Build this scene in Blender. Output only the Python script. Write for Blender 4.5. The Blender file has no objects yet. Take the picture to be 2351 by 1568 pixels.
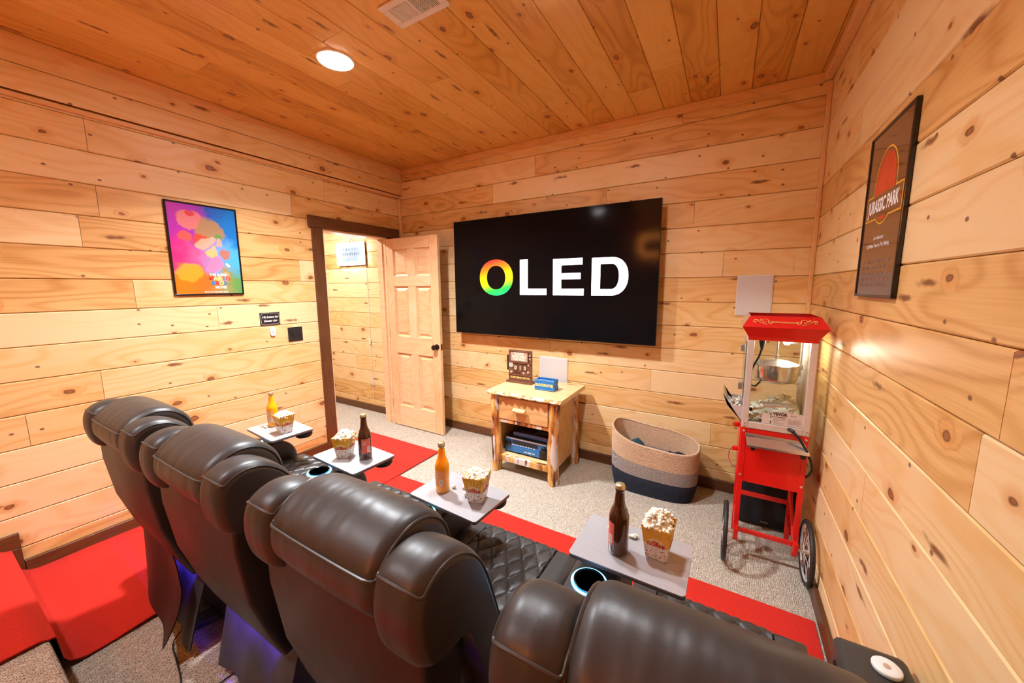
import bpy, bmesh, math, random
from mathutils import Vector, Matrix
random.seed(7)
sc = bpy.context.scene
COL = sc.collection
PI = math.pi
W, H = 3.7207, 2.8309          # room width (x) and ceiling height; back wall is y = 0, the room runs to y = YR
YR = -5.2

# ------------------------------------------------------------------ camera
FPX, YAW, PITCH, ROLL = 842.3465, 0.5271, -0.1352, -0.0063
cam_d = bpy.data.cameras.new('camera'); cam = bpy.data.objects.new('camera', cam_d); COL.objects.link(cam)
cy_, sy_, cp_, sp_ = math.cos(YAW), math.sin(YAW), math.cos(PITCH), math.sin(PITCH)
fwd = Vector((-sy_*cp_, cy_*cp_, sp_)); rgt = Vector((cy_, sy_, 0)); upv = rgt.cross(fwd)
c_, s_ = math.cos(ROLL), math.sin(ROLL)
r2, u2 = c_*rgt + s_*upv, -s_*rgt + c_*upv
cam.matrix_world = Matrix(((r2.x, u2.x, -fwd.x, 3.2528), (r2.y, u2.y, -fwd.y, -3.0590), (r2.z, u2.z, -fwd.z, 1.5483), (0, 0, 0, 1)))
cam_d.sensor_width = 36; cam_d.sensor_fit = 'HORIZONTAL'; cam_d.lens = FPX/2351*36
cam_d.shift_x = -(1179.85-1175.5)/2351; cam_d.shift_y = (773.82-784)/2351
cam_d.clip_start = 0.02
sc.camera = cam

# ------------------------------------------------------------------ world, exposure
wd = bpy.data.worlds.new('world'); sc.world = wd; wd.use_nodes = True
wd.node_tree.nodes['Background'].inputs[0].default_value = (1, .9, .8, 1)
wd.node_tree.nodes['Background'].inputs[1].default_value = 0.05
sc.view_settings.view_transform = 'Standard'; sc.view_settings.look = 'None'
sc.view_settings.gamma = 1; sc.view_settings.use_curve_mapping = False
sc.view_settings.exposure = 0.78
cy = sc.cycles
cy.max_bounces = 6; cy.diffuse_bounces = 3; cy.glossy_bounces = 3; cy.transmission_bounces = 5; cy.transparent_max_bounces = 10
cy.caustics_reflective = False; cy.caustics_refractive = False; cy.sample_clamp_indirect = 5.0
cy.use_adaptive_sampling = True; cy.adaptive_threshold = 0.1; cy.adaptive_min_samples = 12; cy.use_denoising = True
P_DOWN, P_HALL, NEON_RED = 41.0, 26.0, 88.0
COL_DOWN = (.90, .95, 1.0)

# ------------------------------------------------------------------ node helpers / materials
def new_mat(name):
    m = bpy.data.materials.new(name); m.use_nodes = True
    nt = m.node_tree; b = nt.nodes['Principled BSDF']
    return m, nt, b
def N(nt, typ, **kw):
    n = nt.nodes.new(typ)
    for k, v in kw.items(): setattr(n, k, v)
    return n
def L(nt, a, b): nt.links.new(a, b)
def math_n(nt, op, a, b=None, clamp=False):
    n = N(nt, 'ShaderNodeMath', operation=op); n.use_clamp = clamp
    for i, v in enumerate((a, b)):
        if v is None: continue
        if isinstance(v, (int, float)): n.inputs[i].default_value = v
        else: L(nt, v, n.inputs[i])
    return n.outputs[0]
def ramp(nt, fac, stops):
    n = N(nt, 'ShaderNodeValToRGB'); e = n.color_ramp.elements
    while len(e) < len(stops): e.new(0.5)
    for i, (p, c) in enumerate(stops):
        e[i].position = p; e[i].color = (c[0], c[1], c[2], 1)
    L(nt, fac, n.inputs[0]); return n.outputs[0]
def mixc(nt, fac, a, b, typ='MIX'):
    n = N(nt, 'ShaderNodeMix', data_type='RGBA', blend_type=typ)
    for i, v in ((0, fac), (6, a), (7, b)):
        if isinstance(v, (int, float)): n.inputs[i].default_value = v
        elif isinstance(v, tuple): n.inputs[i].default_value = (*v[:3], 1)
        else: L(nt, v, n.inputs[i])
    return n.outputs[2]
def smooth(nt, v, lo, hi):
    n = N(nt, 'ShaderNodeMapRange', interpolation_type='SMOOTHSTEP')
    L(nt, v, n.inputs[0])
    for i, x in ((1, lo), (2, hi), (3, 0.0), (4, 1.0)):
        if isinstance(x, (int, float)): n.inputs[i].default_value = x
        else: L(nt, x, n.inputs[i])
    return n.outputs[0]
def noise(nt, vec, scale, detail=3, rough=.5):
    n = N(nt, 'ShaderNodeTexNoise'); n.inputs['Scale'].default_value = scale
    n.inputs['Detail'].default_value = detail; n.inputs['Roughness'].default_value = rough
    L(nt, vec, n.inputs['Vector']); return n.outputs[0]
def mapping(nt, vec, scale=(1, 1, 1), rot=(0, 0, 0), loc=(0, 0, 0)):
    n = N(nt, 'ShaderNodeMapping'); n.inputs['Scale'].default_value = scale
    n.inputs['Rotation'].default_value = rot; n.inputs['Location'].default_value = loc
    L(nt, vec, n.inputs['Vector']); return n.outputs[0]
def bump(nt, b, h, strength=.3, dist=.002):
    n = N(nt, 'ShaderNodeBump'); n.inputs['Strength'].default_value = strength; n.inputs['Distance'].default_value = dist
    L(nt, h, n.inputs['Height']); L(nt, n.outputs[0], b.inputs['Normal'])
def objco(nt): return N(nt, 'ShaderNodeTexCoord').outputs['Object']
def plain(name, col, rough=.5, metal=0.0, spec=.5, trans=0.0, coat=0.0, emit=None, estr=0.0, ns=0.0, nscale=60):
    m, nt, b = new_mat(name)
    b.inputs['Base Color'].default_value = (*col, 1); b.inputs['Roughness'].default_value = rough
    b.inputs['Metallic'].default_value = metal; b.inputs['Specular IOR Level'].default_value = spec
    b.inputs['Transmission Weight'].default_value = trans; b.inputs['Coat Weight'].default_value = coat
    if emit: b.inputs['Emission Color'].default_value = (*emit, 1); b.inputs['Emission Strength'].default_value = estr
    co = objco(nt); n1 = noise(nt, co, nscale, 3)
    if ns:
        lo = tuple(c*(1-ns) for c in col); hi = tuple(min(1, c*(1+ns)) for c in col)
        L(nt, ramp(nt, n1, [(.3, lo), (.7, hi)]), b.inputs['Base Color'])
    return m

def wood(name, light, mid, dark, rough=.41, knots=1.0, streak=1.0, var=.5):
    m, nt, b = new_mat(name)
    oi = N(nt, 'ShaderNodeObjectInfo'); co = objco(nt)
    cb = N(nt, 'ShaderNodeCombineXYZ')
    L(nt, math_n(nt, 'MULTIPLY', oi.outputs['Random'], 61.0), cb.inputs[0]); L(nt, math_n(nt, 'MULTIPLY', oi.outputs['Random'], 37.0), cb.inputs[1])
    ad = N(nt, 'ShaderNodeVectorMath', operation='ADD'); L(nt, co, ad.inputs[0]); L(nt, cb.outputs[0], ad.inputs[1]); v = ad.outputs[0]
    # warp
    wv = mapping(nt, v, (1.3, 5, 5)); wn = noise(nt, wv, 1.0, 1)
    # knots
    vk = mapping(nt, v, (2.6, 4.1, 1)); 
    vo = N(nt, 'ShaderNodeTexVoronoi', voronoi_dimensions='2D'); vo.inputs['Scale'].default_value = 1.0; L(nt, vk, vo.inputs['Vector'])
    sx = N(nt, 'ShaderNodeSeparateColor'); L(nt, vo.outputs['Color'], sx.inputs[0])
    fine = noise(nt, mapping(nt, v, (30, 40, 1)), 1.0, 0)
    d = math_n(nt, 'ADD', vo.outputs['Distance'], math_n(nt, 'MULTIPLY', math_n(nt, 'SUBTRACT', fine, .5), .05))
    rad = math_n(nt, 'ADD', .022, math_n(nt, 'MULTIPLY', sx.outputs[1], .055))
    has = math_n(nt, 'LESS_THAN', sx.outputs[0], .58*knots)
    q = math_n(nt, 'DIVIDE', d, rad)
    core = math_n(nt, 'MULTIPLY', math_n(nt, 'SUBTRACT', 1.0, smooth(nt, q, .75, 1.15)), has)
    inner = math_n(nt, 'MULTIPLY', math_n(nt, 'SUBTRACT', 1.0, smooth(nt, q, .35, .8)), has)
    halo = math_n(nt, 'MULTIPLY', math_n(nt, 'SUBTRACT', 1.0, smooth(nt, q, 1.0, 3.6)), has)
    # pin knots and long spike marks
    v2 = N(nt, 'ShaderNodeTexVoronoi', voronoi_dimensions='2D'); L(nt, mapping(nt, v, (5.2, 7.5, 1)), v2.inputs['Vector']); v2.inputs['Scale'].default_value = 1.0
    s2 = N(nt, 'ShaderNodeSeparateColor'); L(nt, v2.outputs['Color'], s2.inputs[0])
    pin = math_n(nt, 'MULTIPLY', math_n(nt, 'SUBTRACT', 1.0, smooth(nt, v2.outputs['Distance'], .03, .06)), math_n(nt, 'LESS_THAN', s2.outputs[0], .26*knots))
    v3 = N(nt, 'ShaderNodeTexVoronoi', voronoi_dimensions='2D'); v3.inputs['Scale'].default_value = 1.0
    L(nt, mapping(nt, v, (2.0, 9.5, 1), (0, 0, .5)), v3.inputs['Vector'])
    s3 = N(nt, 'ShaderNodeSeparateColor'); L(nt, v3.outputs['Color'], s3.inputs[0])
    d3 = math_n(nt, 'ADD', v3.outputs['Distance'], math_n(nt, 'MULTIPLY', math_n(nt, 'SUBTRACT', fine, .5), .14))
    spike = math_n(nt, 'MULTIPLY', math_n(nt, 'SUBTRACT', 1.0, smooth(nt, d3, .03, .15)), math_n(nt, 'LESS_THAN', s3.outputs[0], .20*knots))
    # growth rings: contour lines of a stretched field that bends round the knots
    fld = math_n(nt, 'ADD', math_n(nt, 'MULTIPLY', wn, 9.0*streak), math_n(nt, 'MULTIPLY', halo, 1.2))
    sepv = N(nt, 'ShaderNodeSeparateXYZ'); L(nt, v, sepv.inputs[0])
    fld = math_n(nt, 'ADD', fld, math_n(nt, 'MULTIPLY', sepv.outputs[1], 9.0))
    ring = math_n(nt, 'MULTIPLY', math_n(nt, 'ADD', math_n(nt, 'SINE', math_n(nt, 'MULTIPLY', fld, 6.28)), 1.0), .5)
    ring = math_n(nt, 'POWER', ring, 2.2)
    hair = noise(nt, mapping(nt, v, (3, 150, 150)), 1.0, 1)
    blot = noise(nt, mapping(nt, v, (1.1, 2.6, 2.6)), 1.0, 1)
    g = math_n(nt, 'ADD', math_n(nt, 'MULTIPLY', ring, .19), math_n(nt, 'ADD', math_n(nt, 'MULTIPLY', hair, .26), math_n(nt, 'MULTIPLY', blot, .62)))
    g = math_n(nt, 'ADD', g, math_n(nt, 'MULTIPLY', math_n(nt, 'SUBTRACT', oi.outputs['Random'], .5), var))
    base = ramp(nt, g, [(.22, light), (.62, mid), (.98, dark)])
    amber = tuple(a*b_ for a, b_ in zip(mid, (.86, .62, .38)))
    base = mixc(nt, math_n(nt, 'MULTIPLY', halo, .55), base, amber)
    base = mixc(nt, math_n(nt, 'MULTIPLY', spike, .9), base, (.20, .062, .016))
    base = mixc(nt, math_n(nt, 'MULTIPLY', core, .9), base, (.17, .05, .018))
    base = mixc(nt, math_n(nt, 'MULTIPLY', inner, .8), base, (.40, .155, .05))
    base = mixc(nt, math_n(nt, 'MULTIPLY', pin, .85), base, (.15, .045, .02))
    L(nt, base, b.inputs['Base Color'])
    b.inputs['Roughness'].default_value = rough; b.inputs['Specular IOR Level'].default_value = .45
    return m

M = {}
M['pine'] = wood('varnished pine', (.87, .64, .345), (.79, .485, .185), (.56, .26, .065), var=.62)
M['pine_ceiling'] = wood('amber pine ceiling', (.82, .47, .135), (.72, .37, .08), (.49, .205, .03), rough=.30, var=.5)
M['pine_plain'] = wood('clear pine', (.86, .62, .38), (.80, .50, .26), (.66, .36, .15), rough=.4, knots=.04, streak=1.0, var=.2)
M['pine_trim'] = wood('pine trim', (.84, .52, .24), (.78, .43, .17), (.62, .30, .09), knots=.25, var=.3)
M['walnut'] = wood('brown stained wood', (.15, .056, .018), (.10, .034, .010), (.045, .014, .005), rough=.42, knots=.5, var=.3)
M['log_top'] = wood('pale log slab', (.82, .58, .30), (.74, .47, .20), (.55, .29, .10), rough=.35, knots=.5)

def mk_bark():
    m, nt, b = new_mat('peeled log wood')
    co = objco(nt); n1 = noise(nt, mapping(nt, co, (26, 26, 5)), 1, 4); n2 = noise(nt, mapping(nt, co, (16, 16, 3.2), loc=(3, 1, 2)), 1, 3)
    c = ramp(nt, n1, [(.34, (.07, .022, .008)), (.44, (.38, .13, .025)), (.55, (.70, .35, .08)), (.70, (.80, .52, .22))])
    c = mixc(nt, smooth(nt, n2, .52, .57), c, (.66, .58, .53))
    c = mixc(nt, smooth(nt, n2, .66, .70), c, (.16, .07, .035))
    L(nt, c, b.inputs['Base Color']); b.inputs['Roughness'].default_value = .4; bump(nt, b, n1, .5, .006); return m
M['bark'] = mk_bark()
def mk_edge():
    m, nt, b = new_mat('live edge')
    co = objco(nt); n1 = noise(nt, mapping(nt, co, (30, 30, 40)), 1, 3)
    L(nt, ramp(nt, n1, [(.40, (.42, .17, .05)), (.50, (.72, .42, .17)), (.56, (.82, .66, .45))]), b.inputs['Base Color'])
    b.inputs['Roughness'].default_value = .5; bump(nt, b, n1, .6, .006); return m
M['live_edge'] = mk_edge()
def mk_leather(name, col, rough=.40, bs=.48):
    m, nt, b = new_mat(name); co = objco(nt)
    n1 = noise(nt, mapping(nt, co, (20, 5, 6)), 1, 1, .5); n2 = noise(nt, co, 300, 1); n3 = noise(nt, co, 3.5, 2)
    c = ramp(nt, n3, [(.3, tuple(x*.85 for x in col)), (.7, tuple(x*1.15 for x in col))])
    L(nt, c, b.inputs['Base Color']); b.inputs['Roughness'].default_value = rough; b.inputs['Specular IOR Level'].default_value = .55
    h = math_n(nt, 'ADD', math_n(nt, 'MULTIPLY', n1, 1.0), math_n(nt, 'MULTIPLY', n2, .012))
    bump(nt, b, h, bs, .014); return m
M['leather'] = mk_leather('charcoal leather', (.034, .031, .029), .42)
M['leather_smooth'] = mk_leather('charcoal leather panel', (.014, .011, .010), .48, .10)
M['dust_cover'] = plain('grey dust cover cloth', (.050, .047, .056), .6, ns=.15, nscale=14)
M['piping'] = plain('piping leather', (.048, .042, .038), .4, ns=.2)
def mk_carpet():
    m, nt, b = new_mat('berber carpet'); co = objco(nt)
    wn = N(nt, 'ShaderNodeTexNoise'); wn.inputs['Scale'].default_value = 55; wn.inputs['Detail'].default_value = 1; L(nt, co, wn.inputs['Vector'])
    ad = N(nt, 'ShaderNodeVectorMath', operation='MULTIPLY_ADD'); L(nt, wn.outputs['Color'], ad.inputs[0]); ad.inputs[1].default_value = (.019, .019, 0); L(nt, co, ad.inputs[2])
    br = N(nt, 'ShaderNodeTexBrick'); L(nt, mapping(nt, ad.outputs[0], (1, 1, 1), (0, 0, PI/2)), br.inputs['Vector'])
    for k, v_ in (('Scale', 1.0), ('Mortar Size', .0017), ('Mortar Smooth', .9), ('Bias', 0.0), ('Brick Width', .0135), ('Row Height', .0085)): br.inputs[k].default_value = v_
    br.inputs['Color1'].default_value = (.50, .43, .34, 1); br.inputs['Color2'].default_value = (.68, .61, .52, 1); br.inputs['Mortar'].default_value = (.23, .18, .13, 1)
    L(nt, br.outputs['Color'], b.inputs['Base Color']); b.inputs['Roughness'].default_value = .95; b.inputs['Specular IOR Level'].default_value = .1
    bump(nt, b, math_n(nt, 'SUBTRACT', 1.0, br.outputs['Fac']), .5, .005); return m
M['carpet'] = mk_carpet()
def mk_felt(name, col):
    m, nt, b = new_mat(name); co = objco(nt); n1 = noise(nt, co, 260, 3); n2 = noise(nt, co, 5, 2)
    c = ramp(nt, n1, [(.3, tuple(x*.8 for x in col)), (.7, tuple(min(1, x*1.15) for x in col))])
    L(nt, mixc(nt, math_n(nt, 'MULTIPLY', n2, .25), c, tuple(x*.6 for x in col)), b.inputs['Base Color'])
    b.inputs['Roughness'].default_value = .9; b.inputs['Specular IOR Level'].default_value = .12; b.inputs['Sheen Weight'].default_value = .15
    bump(nt, b, n1, .3, .002); return m
M['red_felt'] = mk_felt('red runner felt', (.62, .022, .012))
def mk_brushed():
    m, nt, b = new_mat('brushed aluminium'); co = objco(nt); n1 = noise(nt, mapping(nt, co, (6, 500, 6)), 1, 3)
    L(nt, ramp(nt, n1, [(.3, (.47, .46, .48)), (.7, (.54, .53, .55))]), b.inputs['Base Color'])
    b.inputs['Metallic'].default_value = .45; b.inputs['Roughness'].default_value = .30; bump(nt, b, n1, .05, .0005); return m
M['brushed'] = mk_brushed()
M['chrome'] = plain('stainless steel', (.80, .78, .76), .18, .9, ns=.08, nscale=12)
M['tray_edge'] = plain('dark anodised edge', (.16, .15, .15), .4, .5, ns=.1)
M['rim'] = plain('bright rim', (.82, .82, .84), .28, .45, ns=.05)
M['steel'] = plain('satin steel', (.70, .67, .64), .32, .9, ns=.06, nscale=30)
M['alu'] = plain('pale aluminium frame', (.68, .62, .58), .45, .25, ns=.04)
M['black_gloss'] = plain('gloss black', (.008, .008, .010), .14, ns=.1)
M['black'] = plain('black plastic', (.014, .013, .013), .5, ns=.2)
M['rubber'] = plain('black rubber', (.02, .018, .017), .55, ns=.25, nscale=90)
M['dark_bronze'] = plain('dark bronze', (.05, .035, .025), .32, .8, ns=.2)
M['red_paint'] = plain('red enamel', (.72, .012, .008), .32, coat=.3, ns=.05, nscale=8)
M['gold'] = plain('gold ornament', (.85, .50, .16), .45, .1, ns=.06)
M['white_plastic'] = plain('white plastic', (.80, .78, .75), .4, ns=.03)
M['white_paint'] = plain('white painted metal', (.80, .74, .70), .5, ns=.04)
M['speaker_white'] = plain('pale speaker grille', (.66, .63, .62), .7, ns=.05, nscale=300)
M['bolt'] = plain('bolt steel', (.75, .68, .6), .3, .9, ns=.1)
M['duct_shade_paint'] = plain('painted duct shade', (.01, .008, .007), .8, ns=.2)
M['cream'] = plain('cream print', (.88, .80, .66), .6, ns=.05)
M['lens'] = plain('lamp lens', (1, 1, 1), .4, emit=(1, .99, .97), estr=60)
M['glow_cyan'] = plain('cyan led', (.1, .5, .8), .4, emit=(.08, .50, 1.0), estr=9)
M['glow_green'] = plain('green led', (.1, .7, .5), .4, emit=(.08, .9, .55), estr=5)
M['glow_blue'] = plain('blue violet led', (.1, .1, .6), .4, emit=(.10, .06, 1.0), estr=1000)
M['neon_white'] = plain('white neon', (1, 1, 1), .4, emit=(.62, .84, 1.0), estr=16)
M['neon_red'] = plain('red neon', (1, .1, .05), .4, emit=(1.0, .30, .05), estr=NEON_RED)
M['amber_glass'] = plain('amber beer glass', (.10, .028, .006), .08, trans=.35, coat=.4, ns=.2, nscale=14)
M['orange_soda'] = plain('orange soda in clear glass', (1.0, .42, .004), .12, trans=.0, coat=.5, ns=.04, nscale=10)
_b = M['orange_soda'].node_tree.nodes['Principled BSDF']; _b.inputs['Subsurface Weight'].default_value = .85; _b.inputs['Subsurface Radius'].default_value = (.05, .022, .004); _b.inputs['Subsurface Scale'].default_value = 1.0
M['clear_neck'] = plain('clear bottle neck', (.80, .55, .35), .1, trans=.5, ns=.05)
M['cap_gold'] = plain('gold crown cap', (.80, .70, .42), .28, .85, ns=.1)
M['label_red'] = plain('red paper label', (.78, .14, .10), .55, ns=.05)
M['label_orange'] = plain('orange paper label', (.90, .42, .16), .55, ns=.05)
M['label_white'] = plain('white label print', (.80, .78, .72), .6, ns=.03)
M['label_grey'] = plain('grey label print', (.30, .29, .28), .6, ns=.03)
M['label_pale'] = plain('pale data plate', (.66, .58, .53), .5, ns=.03)
M['sign_grey'] = plain('blue grey sign ink', (.22, .30, .36), .5, ns=.3, nscale=90)
M['sign_board'] = plain('pale frosted board', (.30, .37, .42), .4, ns=.1, nscale=30)
M['ink'] = plain('dark ink', (.03, .02, .02), .6, ns=.05)
M['white_ink'] = plain('white ink', (.86, .85, .83), .6, ns=.02)
M['yellow_ink'] = plain('yellow ink', (.88, .66, .22), .6, ns=.02)
M['red_ink'] = plain('red ink', (.62, .03, .03), .55, ns=.05)
M['blue_box'] = plain('blue card', (.012, .17, .52), .5, ns=.08)
M['blue_edge'] = plain('pale blue edge', (.30, .55, .80), .5, ns=.04)
M['blue_reflection_paint'] = plain('panel with painted blue reflection', (.008, .16, .46), .25, coat=.5, ns=.1, nscale=8)  # reflected blue led light painted into the base colour of the fronts
M['copper'] = plain('carved brown resin', (.17, .062, .032), .5, ns=.35, nscale=60)
M['copper_light'] = plain('pale carved resin', (.52, .33, .24), .5, ns=.15, nscale=80)
M['blanket_teal'] = plain('dark teal blanket', (.012, .05, .065), .9, ns=.4, nscale=40)
M['blanket_navy'] = plain('navy blanket', (.006, .016, .05), .9, ns=.4, nscale=40)
def mk_glass():
    m, nt, b = new_mat('clear pane'); nt.nodes.remove(b); out = nt.nodes['Material Output']
    t = N(nt, 'ShaderNodeBsdfTransparent'); t.inputs[0].default_value = (.95, .97, .95, 1); g = N(nt, 'ShaderNodeBsdfGlossy'); g.inputs['Roughness'].default_value = .03
    fr = N(nt, 'ShaderNodeLayerWeight'); fr.inputs[0].default_value = .5; pw_ = math_n(nt, 'ADD', .03, math_n(nt, 'MULTIPLY', math_n(nt, 'POWER', fr.outputs['Facing'], 5.0), .6)); mx = N(nt, 'ShaderNodeMixShader')
    L(nt, pw_, mx.inputs[0]); L(nt, t.outputs[0], mx.inputs[1]); L(nt, g.outputs[0], mx.inputs[2]); L(nt, mx.outputs[0], out.inputs[0]); return m
M['glass'] = mk_glass()
M['glass_edge'] = plain('green glass edge', (.10, .28, .20), .2, trans=.3, ns=.1)
def mk_popcorn():
    m, nt, b = new_mat('popcorn'); co = objco(nt); n1 = noise(nt, co, 95, 2); n2 = noise(nt, co, 32, 2)
    c = ramp(nt, n1, [(.30, (.86, .58, .22)), (.40, (.93, .82, .58)), (.52, (.95, .91, .82))])
    c = mixc(nt, math_n(nt, 'MULTIPLY', smooth(nt, n2, .60, .75), .3), c, (.88, .62, .26))
    L(nt, c, b.inputs['Base Color']); b.inputs['Roughness'].default_value = .7; b.inputs['Subsurface Weight'].default_value = 0; return m
M['popcorn'] = mk_popcorn()
def mk_bucket():
    m, nt, b = new_mat('popcorn carton print'); tc = objco(nt); sp = N(nt, 'ShaderNodeSeparateXYZ'); L(nt, tc, sp.inputs[0])
    vo = N(nt, 'ShaderNodeTexVoronoi'); vo.inputs['Scale'].default_value = 190; L(nt, tc, vo.inputs['Vector'])
    s = N(nt, 'ShaderNodeSeparateColor'); L(nt, vo.outputs['Color'], s.inputs[0])
    corn = ramp(nt, s.outputs[0], [(.0, (.25, .07, .03)), (.16, (.72, .48, .30)), (.3, (.86, .76, .66)), (1, (.92, .86, .80))])
    zz = math_n(nt, 'ADD', sp.outputs[2], math_n(nt, 'MULTIPLY', math_n(nt, 'SUBTRACT', noise(nt, tc, 70, 2), .5), .03))
    yel = ramp(nt, noise(nt, tc, 30, 2), [(.3, (.80, .40, .010)), (.7, (.90, .52, .03))])
    L(nt, mixc(nt, smooth(nt, zz, .048, .056), corn, yel), b.inputs['Base Color']); b.inputs['Roughness'].default_value = .38; return m
M['bucket'] = mk_bucket()

# ------------------------------------------------------------------ mesh helpers
class G:
    """collects geometry for ONE mesh"""
    def __init__(s): s.v = []; s.f = []
    def add(s, vs, fs):
        o = len(s.v); s.v += [tuple(p) for p in vs]; s.f += [tuple(i+o for i in f) for f in fs]; return s
    def box(s, x0, x1, y0, y1, z0, z1, bv=0.0):
        if bv <= 0:
            vs = [(x, y, z) for z in (z0, z1) for y in (y0, y1) for x in (x0, x1)]
            return s.add(vs, [(0, 2, 3, 1), (4, 5, 7, 6), (0, 1, 5, 4), (2, 6, 7, 3), (0, 4, 6, 2), (1, 3, 7, 5)])
        bm = bmesh.new(); bmesh.ops.create_cube(bm, size=1)
        for q in bm.verts: q.co = Vector(((x0+x1)/2+q.co.x*(x1-x0), (y0+y1)/2+q.co.y*(y1-y0), (z0+z1)/2+q.co.z*(z1-z0)))
        bmesh.ops.bevel(bm, geom=bm.edges[:], offset=bv, segments=2, profile=.5, affect='EDGES')
        bm.verts.index_update(); s.add([q.co.copy() for q in bm.verts], [[q.index for q in f.verts] for f in bm.faces]); bm.free(); return s
    def tube(s, pts, r, n=8, cap=True, closed=False):
        pts = [Vector(p) for p in pts]; m = len(pts); rings = []; prev = None
        for i, p in enumerate(pts):
            t = (pts[(i+1) % m]-pts[(i-1) % m]) if closed else (pts[min(i+1, m-1)]-pts[max(i-1, 0)])
            t.normalize()
            a = prev - t*prev.dot(t) if prev is not None else t.orthogonal()
            if a.length < 1e-6: a = t.orthogonal()
            a.normalize(); prev = a; b = t.cross(a); rr = r[i] if isinstance(r, (list, tuple)) else r
            rings.append([p + a*math.cos(2*PI*k/n)*rr + b*math.sin(2*PI*k/n)*rr for k in range(n)])
        vs = [q for ring in rings for q in ring]; fs = []
        for i in range(m if closed else m-1):
            j = (i+1) % m
            for k in range(n): fs.append((i*n+k, i*n+(k+1) % n, j*n+(k+1) % n, j*n+k))
        if cap and not closed: fs += [tuple(range(n))[::-1], tuple(range((m-1)*n, m*n))]
        return s.add(vs, fs)
    def lathe(s, prof, n=24, c=(0, 0, 0), axis='z'):
        vs = []; fs = []
        for (r, h) in prof:
            for k in range(n):
                a = 2*PI*k/n; x, y, z = r*math.cos(a), r*math.sin(a), h
                if axis == 'x': x, y, z = z, x, y
                elif axis == 'y': x, y, z = x, -z, y
                vs.append((c[0]+x, c[1]+y, c[2]+z))
        for i in range(len(prof)-1):
            for k in range(n): fs.append((i*n+k, i*n+(k+1) % n, (i+1)*n+(k+1) % n, (i+1)*n+k))
        fs += [tuple(range(n))[::-1], tuple(range((len(prof)-1)*n, len(prof)*n))]
        return s.add(vs, fs)
    def prism(s, poly, h0, h1, fn):
        """poly of (a,b); fn(a,b,h) -> xyz; caps by ngon"""
        n = len(poly); vs = [fn(a, b, h0) for a, b in poly]+[fn(a, b, h1) for a, b in poly]
        fs = [tuple(range(n))[::-1], tuple(range(n, 2*n))]+[(i, (i+1) % n, n+(i+1) % n, n+i) for i in range(n)]
        return s.add(vs, fs)
    def grid(s, rows):
        m, n = len(rows), len(rows[0]); return s.add([p for r in rows for p in r], [(i*n+j, i*n+j+1, (i+1)*n+j+1, (i+1)*n+j) for i in range(m-1) for j in range(n-1)])

def link(o, parent=None):
    COL.objects.link(o)
    if parent is not None: o.parent = parent
    return o
def obj(name, g, mat, parent=None, off=None, sm=False, loc=None, fixn=True):
    """one mesh object; off: world point subtracted from the coordinates (the parent's place)"""
    me = bpy.data.meshes.new(name); vs = g.v
    if off is not None: vs = [(x-off[0], y-off[1], z-off[2]) for x, y, z in vs]
    me.from_pydata(vs, [], g.f)
    if fixn:
        bm = bmesh.new(); bm.from_mesh(me); bmesh.ops.recalc_face_normals(bm, faces=bm.faces); bm.to_mesh(me); bm.free()
    me.materials.append(M[mat] if isinstance(mat, str) else mat)
    if sm:
        me.polygons.foreach_set('use_smooth', [True]*len(me.polygons))
        try: me.set_sharp_from_angle(angle=math.radians(50))
        except Exception: pass
    o = bpy.data.objects.new(name, me)
    if loc is not None: o.location = loc
    return link(o, parent)
def tag(o, label=None, cat=None, group=None, kind=None):
    for k, v in (('label', label), ('category', cat), ('group', group), ('kind', kind)):
        if v: o[k] = v
    return o
def thing(name, loc, label, cat, group=None):
    e = bpy.data.objects.new(name, None); e.empty_display_size = .05; e.location = loc
    return tag(link(e), label, cat, group)
def struct(name, g, mat, label=None): return tag(obj(name, g, mat), label, kind='structure')
def copy_tree(o, parent=None):
    c = o.copy(); COL.objects.link(c); c.parent = parent
    for ch in o.children: copy_tree(ch, c)
    return c
def frame(origin, ex, ey, ez):
    return Matrix(((ex[0], ey[0], ez[0], origin[0]), (ex[1], ey[1], ez[1], origin[1]), (ex[2], ey[2], ez[2], origin[2]), (0, 0, 0, 1)))
LEFT = ((0, 1, 0), (0, 0, 1), (1, 0, 0)); BACK = ((1, 0, 0), (0, 0, 1), (0, -1, 0)); RIGHT = ((0, -1, 0), (0, 0, 1), (-1, 0, 0))
CEIL = ((0, 1, 0), (1, 0, 0), (0, 0, -1)); REAR = ((-1, 0, 0), (0, 0, 1), (0, 1, 0))
_pc = {}
def plank_mesh(ln, w, t, c, ce):
    k = (round(ln, 3), round(w, 4), t, c, ce)
    if k in _pc: return _pc[k]
    def rect(ix, iy, z): return [(ix, iy, z), (ln-ix, iy, z), (ln-ix, w-iy, z), (ix, w-iy, z)]
    vs = rect(0, 0, -t)+rect(0, 0, -c)+rect(ce, c, 0)
    fs = [(3, 2, 1, 0), (8, 9, 10, 11)]
    for a in (0, 4):
        for i in range(4): j = (i+1) % 4; fs.append((a+i, a+j, a+4+j, a+4+i))
    me = bpy.data.meshes.new('plank'); me.from_pydata(vs, [], fs); _pc[k] = me; return me
def plank(parent, origin, axes, ln, w, mat='pine', t=.012, c=.004, ce=.0007, name='plank'):
    me = plank_mesh(ln, w, t, c, ce)
    if me.materials and me.materials[0] != M[mat]: me = me.copy(); me.materials.clear()
    if not me.materials: me.materials.append(M[mat])
    o = bpy.data.objects.new(name, me); o.matrix_world = frame(origin, *axes)
    return link(o, parent)
def board(name, origin, axes, ln, w, mat, t=.018, c=.002, label=None, parent=None):
    o = plank(parent, origin, axes, ln, w, mat, t, c, c, name)
    if parent is None: tag(o, label, kind='structure')
    return o

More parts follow.
